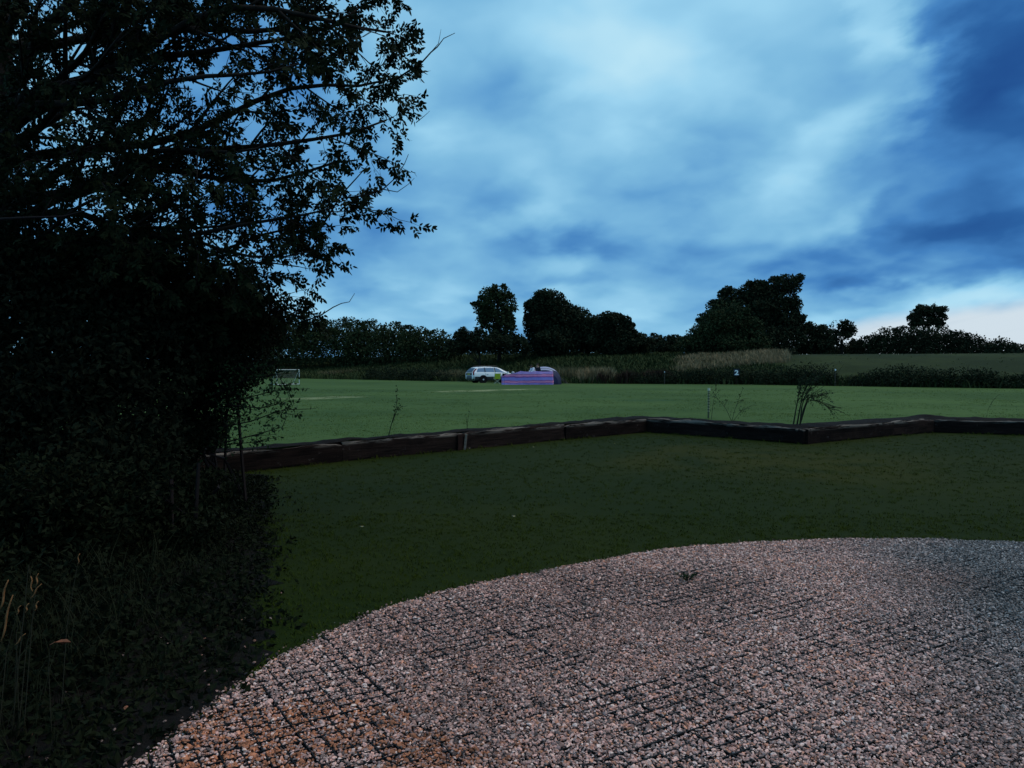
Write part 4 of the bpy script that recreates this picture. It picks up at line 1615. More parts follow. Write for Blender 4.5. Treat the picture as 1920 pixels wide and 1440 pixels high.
def grass_stem(name, label, foot, tip, head, width, group=None, hm=None, dirn=None):
    """one flowering grass stem with its seed head"""
    foot, tip = Vector(foot), Vector(tip)
    root = tag(empty(name, foot), label, 'grass stem', group)
    mb = MB()
    mid = foot.lerp(tip, .55) + Vector((-.015, 0, .03))
    if dirn is not None:
        mid = tip - Vector(dirn) * .12 - Vector((0, 0, .06))
    mb.tube([Vector((0, 0, -.02)), mid - foot, tip - foot], [.0022, .0018, .0012], 5)
    mb.build('stem', M_STEM, root)
    d = (tip - mid).normalized() if dirn is None else Vector(dirn)
    hb = MB()
    n = 7
    pts = [tip - d * head * .15 + d * head * i / n + Vector((0.004 * math.sin(i), 0, 0)) for i in range(n + 1)]
    hb.tube([p - foot for p in pts], [width * (.35 + .65 * math.sin(math.pi * min(1, .12 + i / n * .86))) for i in range(n + 1)], 6)
    hb.build('seed_head', hm or M_SEED, root, True)
    return root


heads = [((5, 1190), (22, 1120)), ((2, 1135), (14, 1090)), ((58, 1085), (60, 1108)), ((60, 1118), (76, 1096)), ((68, 1094), (71, 1076)), ((32, 1150), (38, 1136)), ((48, 1146), (53, 1132)), ((66, 1142), (71, 1128)), ((31, 1206), (46, 1189))]
places = ['large orange grass seed head at the left edge', 'pinkish grass seed head above the large one at the left edge', 'drooping grass seed head left of a close upright pair', 'slanting seed head below the close pair in the left weeds',
          'thin upright seed head, topmost in the left weeds', 'small seed head, left of three in a row', 'small seed head, middle of three in a row', 'small seed head, right of three in a row', 'lowest slanting reddish seed head in the left weeds']
for (a, b), lab in zip(heads, places):
    d = 3.35
    p, q = at(a[0], a[1], d), at(b[0], b[1], d)
    hl = max(.03, (q - p).length * 1.25)
    tip = p
    dirn = (q - p).normalized()
    foot = Vector((p.x - .06 - .05 * random.random(), d + random.uniform(-.05, .05), 0))
    grass_stem('grass_stem', lab, foot, p, hl, .0034 if 'large' not in lab else .0046, 'flowering grass stems in the left weeds', None, dirn)
grass_stem('grass_stem', 'tall straight pale bare grass stalk among the left weeds', (at(112, 1190, 3.5).x, 3.5, 0), at(146, 1055, 3.5), .05, .0025)
lf = at(118, 1204, 3.3)
mb = MB()
mb.add([(-.035, 0, 0), (-.012, .012, .008), (.012, .010, .010), (.035, 0, 0), (.012, -.012, .006), (-.012, -.013, .004), (0, 0, -.006)],
       [(0, 1, 6), (1, 2, 6), (2, 3, 6), (3, 4, 6), (4, 5, 6), (5, 0, 6)])
mb.tube([(-.035, 0, 0), (-.055, 0, -.012)], .0015, 4)
o = mb.build('withered_leaf', mat('withered_leaf', (0.26, 0.09, 0.045), 0.8, 0.2, vary=.3, scale=40))
o.location = lf
tw_ = MB().tube([(-.055, 0, -.012), (-.075, .02, -.12), (-.07, .03, -lf.z - .02)], .0016, 4).build('stalk', M_STEM, o)
tag(o, 'single withered orange brown leaf on the weeds at the left', 'leaf')

# ------------------------------------------------------------------ plants and stake in the soil bed
M_WEED = leaf_mat('bed_weed_leaf', (0.018, 0.032, 0.014), (0.030, 0.046, 0.020), 4.0)
M_WSTEM = mat('weed_stem', (0.020, 0.022, 0.014), 0.9, 0.1)


def bed_plant(name, label, cat, stems_px, d, r, leaf_n, leaf_s, seed, twiggy=0, spread=.05, leaf_from=0.2):
    rs = np.random.default_rng(seed)
    foot = at(*stems_px[0][0], d)
    zb = FIELD_Z + 0.02 if d < 30 else FIELD_Z
    base = Vector((foot.x, d, zb))
    root = tag(empty(name, base), label, cat)
    st, LP = MB(), []
    for pts_px in stems_px:
        pts = [at(a, b, d + rs.normal(0, .05)) for a, b in pts_px]
        if abs(pts[0].z - zb) < .25:
            pts[0].z = zb - .03
        st.tube([p - base for p in pts], [r * (1 - .75 * i / (len(pts) - 1)) for i in range(len(pts))], 5)
        for _ in range(leaf_n):
            f = rs.uniform(leaf_from, 1) * (len(pts) - 1)
            i = min(int(f), len(pts) - 2)
            LP.append(tuple(pts[i].lerp(pts[i + 1], f - i) - base + Vector(rs.normal(0, spread, 3))))
        for _ in range(twiggy):
            f = rs.uniform(.4, 1) * (len(pts) - 1)
            i = min(int(f), len(pts) - 2)
            p = pts[i].lerp(pts[i + 1], f - i)
            dd = ((pts[i + 1] - pts[i]).normalized() + Vector(rs.normal(0, .45, 3)) + Vector((.25, 0, .1))).normalized()
            e = p + dd * rs.uniform(.15, .5)
            st.tube([p - base, p.lerp(e, .5) - base + Vector((0, 0, .02)), e - base], [.005, .0035, .002], 4)
            for _ in range(3):
                LP.append(tuple(p.lerp(e, rs.uniform(.3, 1)) - base + Vector(rs.normal(0, .02, 3))))
    st.build('stem', M_WSTEM, root)
    if LP:
        V, Fc = leaf_cards(np.array(LP), leaf_s, rs, .2, .5)
        tag(link('leaves', np_mesh('leaves', V, Fc), M_WEED, root), kind='stuff')
    return root


bed_plant('sapling', 'leaning bunch of thin bare stemmed saplings in the soil bed', 'sapling',
          [[(1487, 797), (1492, 770), (1497, 742), (1501, 722)], [(1494, 797), (1500, 765), (1506, 738), (1516, 712)], [(1499, 798), (1506, 770), (1514, 748), (1530, 741), (1542, 740)],
           [(1500, 797), (1503, 765), (1508, 745), (1522, 722), (1540, 700)], [(1499, 798), (1510, 762), (1516, 750), (1535, 752), (1560, 768)]],
          17.3, .019, 26, .05, 401, 26, .045, .45)
bed_plant('weed', 'single tall thin dark weed before the field, left of centre', 'weed',
          [[(728, 816), (734, 795), (741, 772), (746, 745)], [(736, 790), (744, 770), (750, 758)]], 14.4, .009, 26, .045, 402, 2, .03)
bed_plant('weed', 'faint spindly weed behind the pale stake on the sleeper wall', 'weed',
          [[(875, 806), (877, 790), (880, 770)], [(877, 792), (873, 778)]], 15.9, .005, 9, .03, 403, 0, .02)
bed_plant('weed', 'straggly spreading weed right of the pale marker stake', 'weed',
          [[(1372, 787), (1362, 768), (1350, 752), (1338, 742)], [(1372, 787), (1378, 768), (1385, 750), (1387, 742)], [(1374, 786), (1388, 772), (1392, 768)], [(1333, 783), (1338, 752), (1343, 731)]],
          18.8, .006, 22, .045, 404, 3, .05)
bed_plant('weed', 'thin faint weed near the right end of the sleeper wall', 'weed',
          [[(1848, 783), (1854, 765), (1862, 748)]], 19.6, .005, 10, .035, 405, 1, .03)

st_ = at(1328, 784, 19.9)
root = tag(empty('marker_stake', (st_.x, 19.9, FIELD_Z)), 'thin pale marker stake with a dashed look standing behind the sleeper corner', 'stake')
top = at(1328.5, 728, 19.9).z - FIELD_Z
MB().tube([(0, 0, -.05), (.01, 0, top * .5), (.015, 0, top)], [.022, .02, .018], 8).build('post', mat('greyed_post', (0.09, 0.10, 0.065), .9, .1, vary=.5, scale=12), root)
for i in range(8):
    z = top * (.22 + i * .09)
    MB().tube([(.005, 0, z), (.008, 0, z + top * .045)], .026, 8).build('band', mat('pale_band', (0.22, 0.23, 0.15), .8, .2), root)
MB().tube([(.014, 0, top - .06), (.016, 0, top + .005)], [.034, .03], 8).build('cap', mat('pale_cap', (0.55, 0.55, 0.42), .8, .2), root)

# ------------------------------------------------------------------ small signs and posts on the far edge
def field_edge_point(px, off=-0.4):
    y = 60.0
    for _ in range(10):
        y = float(interp(B_PTS, at(px, 700, y).x)) + off
    return Vector((at(px, 700, y).x, y, FIELD_Z))


M_NAVY = mat('navy_board', (0.010, 0.014, 0.030), .5, .3)
M_WHITE = mat('white_paint', (0.78, 0.80, 0.84), .6, .3)
M_POST = mat('grey_post', (0.07, 0.06, 0.05), .9, .1)
p = field_edge_point(1381)
root = tag(empty('pitch_sign', p), 'dark board with a big white figure 2 on the field edge', 'sign')
k = p.y / FPX
zc = at(1381, 699, p.y).z - FIELD_Z
MB().box((0, .03, zc / 2), (.07, .05, zc), None).build('post', M_STAKE_D, root)
MB().box((0, 0, zc + .04), (.46, .03, .56)).build('board', M_NAVY, root)
cu = bpy.data.curves.new('figure', 'FONT')
cu.body = '2'
cu.size = .62
cu.offset = .022
cu.extrude = .004
cu.align_x = 'CENTER'
cu.align_y = 'CENTER'
to = bpy.data.objects.new('figure_tmp', cu)
COL.objects.link(to)
dg = bpy.context.evaluated_depsgraph_get()
tm = bpy.data.meshes.new_from_object(to.evaluated_get(dg))
bpy.data.objects.remove(to, do_unlink=True)
tm.materials.clear()
o = link('figure', tm, M_WHITE, root)
o.rotation_euler = (math.pi / 2, 0, 0)
o.location = (0, -.022, zc)
o.scale = (1.05, .86, 1)

for px, ytop, lab, dot in ((1566, 692, 'post with a small white round marker on the field edge, right of the number sign', True),
                           (1246, 696, 'thin pale post on the field edge by the reddish weeds', False)):
    p = field_edge_point(px)
    root = tag(empty('marker_post', p), lab, 'post')
    h = at(px, ytop, p.y).z - FIELD_Z
    MB().box((0, 0, h / 2 - .03), (.045, .04, h + .02)).build('post', M_POST, root)
    mb = MB()
    if dot:
        mb.disc((0, -.04, h - .06), (0, 1, 0), .06, .025, 14)
    else:
        mb.box((0, -.03, h - .06), (.06, .025, .09))
    mb.build('marker', M_WHITE, root)

# ------------------------------------------------------------------ goal
gl, gr = on_z(521, 721, FIELD_Z), on_z(561, 719.5, FIELD_Z)
gd = (gl.y + gr.y) / 2
gl, gr = Vector((at(519, 700, 62).x, 62, FIELD_Z)), Vector((at(561, 700, 64).x, 64, FIELD_Z))
root = tag(empty('football_goal', gl), 'small white framed football goal at the left of the field', 'goal')
ax = (gr - gl)
W = ax.length
axn = ax.normalized()
back = Vector((axn.y * -1, axn.x, 0)) * 0.75
H = 1.22
M_GOAL = mat('white_tube', (0.52, 0.55, 0.53), .5, .4)
Z = Vector((0, 0, 1))
for nm, a, b_ in (('post', Vector(), Z * H), ('post', ax, ax + Z * H), ('crossbar', Z * H, ax + Z * H), ('ground_bar', back, ax + back), ('side_bar', Vector((0, 0, .03)), back + Z * .03), ('side_bar', ax + Z * .03, ax + back + Z * .03),
                  ('stay', Z * H, back + Z * .03), ('stay', ax + Z * H, ax + back + Z * .03)):
    MB().tube([a, b_], .027 if nm != 'stay' else .014, 8).build(nm, M_GOAL, root)
MB().tube([Vector((0, 0, .03)), ax + Z * .03], .03, 8).build('front_bar', M_GOAL, root)
mb = MB()
for i in range(1, 15):
    f = i / 15
    mb.tube([Z * H + ax * f, back + Z * .03 + ax * f], .0035, 3)
for i in range(1, 11):
    f = i / 11
    q = (Z * H).lerp(back + Z * .03, f)
    mb.tube([q, q + ax], .0035, 3)
mb.build('net', mat('goal_net', (0.35, 0.37, 0.36), .8, .1), root)

# ------------------------------------------------------------------ estate car
def lerp_t(tab, x):
    return float(np.interp(x, [a for a, b in tab], [b for a, b in tab]))


M_PAINT = mat('silver_white_paint', (0.86, 0.86, 0.88), .35, .4)
M_CLAD = mat('dark_cladding', (0.035, 0.036, 0.040), .7, .3)
M_BUMP = mat('grey_bumper', (0.06, 0.063, 0.068), .6, .3)
M_GLASS = mat('car_glass_sky', (0.09, 0.20, 0.33), .3, .2)  # reflected sky painted into the glass as a blue base colour
M_GLASSR = mat('rear_glass', (0.03, 0.045, 0.07), .3, .2)
M_TYRE = mat('tyre_rubber', (0.010, 0.010, 0.011), .9, .1)
M_RIM = mat('alloy_rim', (0.60, 0.61, 0.64), .35, .5, .6)
M_LAMP = mat('tail_lamp', (0.20, 0.010, 0.022), .2, .6)
M_PLATE = mat('number_plate', (0.55, 0.42, 0.08), .5, .3)
M_RAIL = mat('roof_rail', (0.015, 0.015, 0.018), .5, .4)
M_CHROME = mat('door_handle', (0.30, 0.30, 0.32), .3, .5, .5)


def build_car():
    root = tag(empty('estate_car'), 'silver white estate car with dark cladding parked by the striped windbreak', 'car')
    zb = [(-2.34, .95), (-1.5, .965), (0.9, .90), (1.25, .88), (2.05, .72), (2.34, .60)]          # belt / bonnet height
    wb = [(-2.34, .76), (-2.2, .84), (-1.6, .90), (0.8, .91), (1.7, .87), (2.15, .76), (2.34, .60)]
    zr = [(-2.34, .93), (-2.22, 1.14), (-1.92, 1.38), (-1.66, 1.44), (-0.7, 1.48), (0.0, 1.455), (.42, 1.34), (1.32, .89), (2.34, .60)]
    wr = [(-2.34, .74), (-2.2, .70), (-1.9, .64), (0.2, .63), (.8, .68), (1.25, .80), (1.7, .80), (2.34, .58)]
    stations = [-2.34, -2.30, -2.24, -2.14, -2.02, -1.88, -1.6, -1.2, -.8, -.3, .1, .3, .55, .8, 1.05, 1.25, 1.5, 1.8, 2.05, 2.2, 2.30, 2.34]
    rings = []
    for x in stations:
        b, w, t_, tw = lerp_t(zb, x), lerp_t(wb, x), lerp_t(zr, x), lerp_t(wr, x)
        t_ = max(t_, b + .012)
        if x > 1.25:
            tw = w * .90
        z0 = .24 if abs(x) < 2.2 else .34
        half = [(w * .86, z0), (w * .985, .40), (w * 1.01, .62), (w, b - .05), (w * .975, b), (tw * 1.02, t_ - .045), (tw * .90, t_ - .004), (tw * .45, t_ + .016)]
        rings.append([(x, y, z) for y, z in half] + [(x, 0, t_ + .022)] + [(x, -y, z) for y, z in reversed(half)])
    n = len(rings[0])
    V = [p for r in rings for p in r]
    Fc = []
    for i in range(len(rings) - 1):
        for k in range(n - 1):
            Fc.append((i * n + k, (i + 1) * n + k, (i + 1) * n + k + 1, i * n + k + 1))
        Fc.append((i * n + n - 1, (i + 1) * n + n - 1, (i + 1) * n, i * n))
    Fc.append(tuple(range(n)))
    Fc.append(tuple((len(rings) - 1) * n + k for k in range(n - 1, -1, -1)))
    MB().add(V, Fc).build('body', M_PAINT, root, True)

    def side_pt(x, f, s, off=.008):
        b, w, t_, tw = lerp_t(zb, x), lerp_t(wb, x), lerp_t(zr, x), lerp_t(wr, x)
        y = (w * .975) * (1 - f) + tw * 1.02 * f
        z = b * (1 - f) + (t_ - .045) * f
        return (x, s * (y + off), z + off * .4)

    for s in (1, -1):
        for (x0a, x1a, x0t, x1t) in ((-1.98, -1.20, -1.82, -1.20), (-1.12, -.26, -1.12, -.26), (-.18, .98, -.18, .22)):
            m_ = 6
            V, Fc = [], []
            for i in range(m_ + 1):
                xa, xt = x0a + (x1a - x0a) * i / m_, x0t + (x1t - x0t) * i / m_
                for f, xx in ((.10, xa), (.5, (xa + xt) / 2), (.90, xt)):
                    V.append(side_pt(xx, f, s))
            for i in range(m_):
                for k in range(2):
                    Fc.append((i * 3 + k, (i + 1) * 3 + k, (i + 1) * 3 + k + 1, i * 3 + k + 1))
            MB().add(V, Fc).build('side_window', M_GLASS, root, True)
        for x in (-1.16, -.18):
            a, b_ = side_pt(x, .08, s, .004), side_pt(x, .94, s, .004)
            MB().tube([a, b_], .045, 6).build('window_pillar', M_RAIL, root)
        for x in (-.95, .05):
            MB().box((x, s * (lerp_t(wb, x) + .012), .80), (.17, .03, .035)).build('door_handle', M_CHROME, root)
        # door seams
        for x in (-1.14, -.16, .98):
            MB().box((x, s * (lerp_t(wb, x) + .001), .64), (.012, .02, .50)).build('door_seam', M_CLAD, root)
        # cladding strip along the sill
        V = []
        xs_ = np.linspace(-2.15, 2.15, 24)
        for x in xs_:
            w = lerp_t(wb, x)
            V += [(x, s * (w * .90 + .012), .235), (x, s * (w * .995 + .016), .40), (x, s * (w * 1.01 + .014), .58)]
        Fc = [(i * 3 + k, (i + 1) * 3 + k, (i + 1) * 3 + k + 1, i * 3 + k + 1) for i in range(23) for k in range(2)]
        MB().add(V, Fc).build('sill_cladding', M_CLAD, root, True)
        # roof rail
        MB().tube([(-1.75, s * .60, 1.46), (-1.65, s * .60, 1.52), (-.6, s * .60, 1.56), (.05, s * .60, 1.535), (.15, s * .60, 1.475)], .032, 6).build('roof_rail', M_RAIL, root)
        # tail lamp: tall, down the rear corner
        mb = MB()
        for i in range(6):
            pass
        V = []
        for (x, y, z) in ((-2.29, .80, .70), (-2.31, .80, .93), (-2.21, .745, 1.11), (-1.98, .70, 1.31)):
            V += [(x - .02, s * (y - .13), z), (x - .015, s * y, z), (x + .09, s * (y + .035), z)]
        Fc = [(i * 3 + k, i * 3 + k + 1, (i + 1) * 3 + k + 1, (i + 1) * 3 + k) for i in range(3) for k in range(2)]
        mb.add(V, Fc).build('tail_lamp', M_LAMP, root)
        MB().box((1.02, s * 1.0, .96), (.12, .20, .14)).build('wing_mirror', M_PAINT, root)
        # head lamp
        MB().box((2.17, s * .62, .62), (.16, .30, .14), Euler((0, .3, -s * .25)).to_matrix()).build('headlight', mat('head_lamp', (.6, .62, .65), .15, .6), root)
        for x in (-1.36, 1.40):
            w = lerp_t(wb, x)
            arch = MB()
            arch.disc((x, s * (w * .93), .345), (0, 1, 0), .385, .20, 28)
            arch.build('wheel_arch', M_TYRE, root)
            wh = MB()
            wh.tube([(x, s * (w - .16), .32), (x, s * (w - .15), .32), (x, s * (w + .015), .32), (x, s * (w + .028), .32)], [.27, .318, .318, .285], 28)
            wo = wh.build('wheel', M_TYRE, root, False)
            rim = MB()
            rim.disc((x, s * (w + .026), .32), (0, 1, 0), .075, .025, 14)
            for q in range(5):
                a = 2 * math.pi * q / 5 + .3
                c_, s_ = math.cos(a), math.sin(a)
                rim.box((x + c_ * .12, s * (w + .024), .32 + s_ * .12), (.20, .02, .07), Euler((0, -a, 0)).to_matrix())
            for q in range(24):
                a = 2 * math.pi * q / 24
                rim.box((x + math.cos(a) * .205, s * (w + .022), .32 + math.sin(a) * .205), (.03, .02, .056), Euler((0, -a, 0)).to_matrix())
            rim.build('rim', M_RIM, wo)
    # rear window, painted tailgate shade, bumper, plate
    V = []
    for x, z, y in ((-2.345, .975, .62), (-2.24, 1.14, .60), (-1.97, 1.36, .54)):
        V += [(x - .012, -y, z), (x - .016, 0, z + .008), (x - .012, y, z)]
    MB().add(V, [(0, 1, 4, 3), (1, 2, 5, 4), (3, 4, 7, 6), (4, 5, 8, 7)]).build('rear_window', M_GLASSR, root, True)
    V = []
    for x, z, y in ((.50, 1.31, .58), (1.30, .915, .70)):
        V += [(x + .02, -y, z + .025), (x + .03, 0, z + .055), (x + .02, y, z + .025)]
    MB().add(V, [(0, 1, 4, 3), (1, 2, 5, 4)]).build('windscreen', M_GLASS, root, True)
    V = []
    for i in range(13):
        y = -.86 + 1.72 * i / 12
        xx = -2.40 + .18 * (abs(y) / .86) ** 3
        V += [(xx + .05, y, .28), (xx, y, .34), (xx - .01, y, .62), (xx + .07, y, .66)]
    Fc = [(i * 4 + k, (i + 1) * 4 + k, (i + 1) * 4 + k + 1, i * 4 + k + 1) for i in range(12) for k in range(3)]
    MB().add(V, Fc).build('rear_bumper', M_BUMP, root, True)
    V = []
    for i in range(13):
        y = -.80 + 1.6 * i / 12
        xx = 2.40 - .22 * (abs(y) / .8) ** 2.5
        V += [(xx - .06, y, .26), (xx, y, .33), (xx, y, .52), (xx - .07, y, .58)]
    MB().add(V, [(i * 4 + k, i * 4 + k + 1, (i + 1) * 4 + k + 1, (i + 1) * 4 + k) for i in range(12) for k in range(3)]).build('front_bumper', M_BUMP, root, True)
    MB().box((-2.352, 0, .80), (.03, 1.28, .23)).build('tailgate_panel', mat('tailgate_shade', (.05, .052, .06), .35, .4), root)  # shade on the rear of the car, painted as a dark panel
    MB().box((-2.372, 0, .80), (.02, .52, .11)).build('number_plate', M_PLATE, root)
    return root


car = build_car()
CAR_D = 68.5
cy = on_z(905, 718.0, FIELD_Z).y
CAR_D = cy + 1.2
car.rotation_euler = (0, 0, math.radians(27))
car.scale = (1.03, 1.03, 1.0)
c_ = at(924, 700, CAR_D)
car.location = (c_.x, CAR_D, FIELD_Z)

# ------------------------------------------------------------------ windbreak
def stripe_mat():
    m = bpy.data.materials.new('striped_fabric')
    m.use_nodes = True
    t = NT(m.node_tree)
    b = m.node_tree.nodes['Principled BSDF']
    b.inputs['Roughness'].default_value = .85
    b.inputs['Specular IOR Level'].default_value = .1
    ob = t.n('ShaderNodeTexCoord').outputs['Object']
    sep = t.n('ShaderNodeSeparateXYZ')
    t.link(ob, sep.inputs[0])
    wob = t.m('MULTIPLY', t.m('SUBTRACT', t.noise(t.combine(sep.outputs[0], sep.outputs[1], t.m('MULTIPLY', sep.outputs[2], .6)), 1.8, 3, .6), .5), .16)
    f = t.m('ADD', t.m('DIVIDE', sep.outputs[2], 1.12), wob)
    la, pi_, bl, dk, mg = (0.58, 0.34, 0.74), (0.92, 0.30, 0.50), (0.34, 0.27, 0.74), (0.18, 0.04, 0.20), (0.64, 0.17, 0.46)
    col = t.ramp(f, [(0.0, la), (0.11, bl), (0.13, dk), (0.15, mg), (0.21, pi_), (0.26, pi_), (0.285, dk), (0.31, mg), (0.35, bl), (0.52, bl), (0.575, dk), (0.60, mg),
                     (0.68, pi_), (0.74, pi_), (0.77, dk), (0.80, la), (1.0, la)])
    t.link(col, b.inputs['Base Color'])
    return m


M_STRIPE = stripe_mat()
M_POLE = mat('pole_timber', (0.20, 0.15, 0.20), .7, .2)
WB_D = on_z(990, 722, FIELD_Z).y
wl, wr_ = at(946, 700, WB_D), at(1036, 700, WB_D + .3)
plan = [Vector((wl.x - .25, WB_D + .9, 0)), Vector((wl.x, WB_D, 0))] + [Vector((wl.x + (wr_.x - wl.x) * i / 3, WB_D + .1 * i, 0)) for i in (1, 2, 3)] + [Vector((wr_.x + .12, WB_D + 1.8, 0))]
root = tag(empty('windbreak', (plan[1].x, plan[1].y, FIELD_Z)), 'long purple, pink and blue striped fabric windbreak on poles', 'windbreak')
o0 = plan[1]
mb = MB()
for i in range(len(plan) - 1):
    a, b_ = plan[i] - o0, plan[i + 1] - o0
    m_ = 10
    V, Fc = [], []
    nr = Vector((-(b_ - a).y, (b_ - a).x, 0)).normalized()
    for j in range(m_ + 1):
        f = j / m_
        sg = math.sin(math.pi * f)
        for kk in range(7):
            g = kk / 6
            hh_ = (.74, .80 + .28 * f, 1.08, 1.08, 1.08)[i]
            V.append(a.lerp(b_, f) + nr * (.06 * sg * math.sin(g * 3.1 + i) + .012 * math.sin(9 * f + 4 * g)) + Vector((0, 0, .03 + g * (hh_ - .05 * sg))))
    for j in range(m_):
        for kk in range(6):
            Fc.append((j * 7 + kk, (j + 1) * 7 + kk, (j + 1) * 7 + kk + 1, j * 7 + kk + 1))
    mb.add(V, Fc)
mb.build('fabric', M_STRIPE, root, True)
for q, ph in zip(plan, (.80, .86, 1.15, 1.15, 1.15, 1.15)):
    MB().tube([q - o0 + Vector((0, .025, -.1)), q - o0 + Vector((0, .025, ph))], .014, 7).build('pole', M_POLE, root)

# ------------------------------------------------------------------ tent
def build_tent():
    d = WB_D + 3.4
    c = at(1020, 700, d)
    root = tag(empty('dome_tent', (c.x, d, FIELD_Z)), 'domed camping tent with pale grey top and navy sides behind the windbreak', 'tent')
    hw = 34 * d / FPX
    top = at(1018, 687.5, d).z - FIELD_Z
    dl = 1.5
    nu, nv = 28, 12
    pale = mat('tent_pale_fabric', (0.33, 0.34, 0.46), .7, .2)
    navy = mat('tent_navy_fabric', (0.018, 0.024, 0.07), .7, .2)
    # skew dome: section along x, tall centre, long low tail to the right
    def pt(u, v):
        th = u * math.pi                   # left ground -> right ground
        xx = -math.cos(th)
        z = math.sin(th) ** .8
        yy = (v - .5) * 2
        k = math.sqrt(max(0, 1 - yy * yy)) ** .7
        x = (xx * hw * (1 if xx < 0 else .95))
        return Vector((x * (.35 + .65 * k), yy * dl, z * top * k))
    grid_p = [[pt(i / nu, j / nv) for j in range(nv + 1)] for i in range(nu + 1)]
    for nm, m, want in (('pale_top', pale, True), ('navy_skirt', navy, False)):
        mb = MB()
        for i in range(nu):
            for j in range(nv):
                q = [grid_p[i][j], grid_p[i + 1][j], grid_p[i + 1][j + 1], grid_p[i][j + 1]]
                zc = sum(p_.z for p_ in q) / 4
                if (zc > top * .76) == want:
                    mb.add(q, [(0, 1, 2, 3)])
        mb.build(nm, m, root)
    for v in (.25, .5, .75):
        MB().tube([pt(i / 24, v) * 1.008 for i in range(25)], .012, 5).build('tent_pole', mat('tent_pole', (.03, .03, .05), .5, .3), root)
    # guy lines
    for sx_, sy in ((1, -1), (1, 1), (-1, -1)):
        a = pt(.5 + .2 * sx_, .5 + .3 * sy)
        MB().tube([a, Vector((sx_ * (hw + .5), sy * 1.6, 0))], .006, 4).build('guy_line', M_POLE, root)
    return root


build_tent()

# ------------------------------------------------------------------ camp chairs, table and people
def camp_chair(label, loc, rz, fabric, frame):
    root = tag(empty('camp_chair', loc, rz), label, 'chair')
    V = []
    for z, y in ((.42, .20), (.62, .26), (.90, .36)):
        V += [(-.25, y, z), (0, y + .04, z - .01), (.25, y, z)]
    bm_ = MB().add(V, [(0, 1, 4, 3), (1, 2, 5, 4), (3, 4, 7, 6), (4, 5, 8, 7)])
    V2 = [(x, y + .012, z) for x, y, z in V]
    bm_.add(V2, [(0, 3, 4, 1), (1, 4, 5, 2), (3, 6, 7, 4), (4, 7, 8, 5)])
    bm_.build('backrest', fabric, root, True)
    MB().box((0, -.02, .42), (.50, .46, .02)).build('seat', fabric, root)
    for x, y in ((-.26, -.25), (.26, -.25), (-.26, .24), (.26, .24)):
        MB().tube([(x, y, 0), (-x * .9, y, .42)], .013, 6).build('leg', frame, root)
    for x in (-.26, .26):
        MB().tube([(x, .22, .40), (x, .37, .92)], .013, 6).build('back_post', frame, root)
        MB().box((x * 1.08, 0, .62), (.05, .48, .02)).build('armrest', frame, root)
        MB().tube([(x, -.22, .42), (x * 1.06, -.22, .62)], .011, 6).build('arm_post', frame, root)
    return root


M_LIME = mat('lime_fabric', (0.56, 0.60, 0.05), .8, .2)
M_BLACKF = mat('black_fabric', (0.012, 0.013, 0.018), .8, .2)
M_FRAME = mat('chair_frame', (0.05, 0.05, 0.055), .5, .4)
M_FRAMEP = mat('pale_frame', (0.45, 0.48, 0.40), .5, .4)
ch_d = on_z(930, 719.5, FIELD_Z).y
p = at(932, 700, ch_d)
camp_chair('lime green folding camp chair seen from behind beside the car', (p.x, ch_d, FIELD_Z), math.radians(190), M_LIME, M_FRAMEP)
p = at(939.5, 700, ch_d + .25)
camp_chair('black folding camp chair between the lime chair and the windbreak', (p.x, ch_d + .25, FIELD_Z), math.radians(235), M_BLACKF, M_FRAME)
p = at(992, 700, WB_D + 1.9)
chair3 = camp_chair('dark camp chair mostly hidden behind the windbreak with a sitter', (p.x, WB_D + 1.9, FIELD_Z), math.radians(-35), M_BLACKF, M_FRAME)


def skin_body(name, joints, edges, material, root_i=0, sub=2, parent=None, extra=None):
    me = bpy.data.meshes.new(name)
    me.from_pydata([j[0] for j in joints], edges, [])
    o = bpy.data.objects.new(name, me)
    COL.objects.link(o)
    o.modifiers.new('skin', 'SKIN').use_smooth_shade = True
    s = o.modifiers.new('sub', 'SUBSURF')
    s.levels = s.render_levels = sub
    sv = me.skin_vertices[0].data
    for i, j in enumerate(joints):
        r = j[1]
        sv[i].radius = r if hasattr(r, '__len__') else (r, r)
        sv[i].use_root = (i == root_i)
    bpy.context.view_layer.update()
    ev = o.evaluated_get(bpy.context.evaluated_depsgraph_get())
    nm = bpy.data.meshes.new_from_object(ev)
    bpy.data.objects.remove(o, do_unlink=True)
    nm.materials.clear()
    if extra:
        bm = bmesh.new()
        bm.from_mesh(nm)
        for c, r in extra:
            bmesh.ops.create_uvsphere(bm, u_segments=8, v_segments=6, radius=1.0, matrix=Matrix.Translation(c) @ Matrix.Diagonal((r[0], r[1], r[2], 1)))
        bm.to_mesh(nm)
        bm.free()
    return link(name, nm, material, parent)


M_SKIN = mat('skin', (0.42, 0.24, 0.17), .6, .3)
M_HAIR = mat('dark_hair', (0.012, 0.008, 0.007), .7, .2)


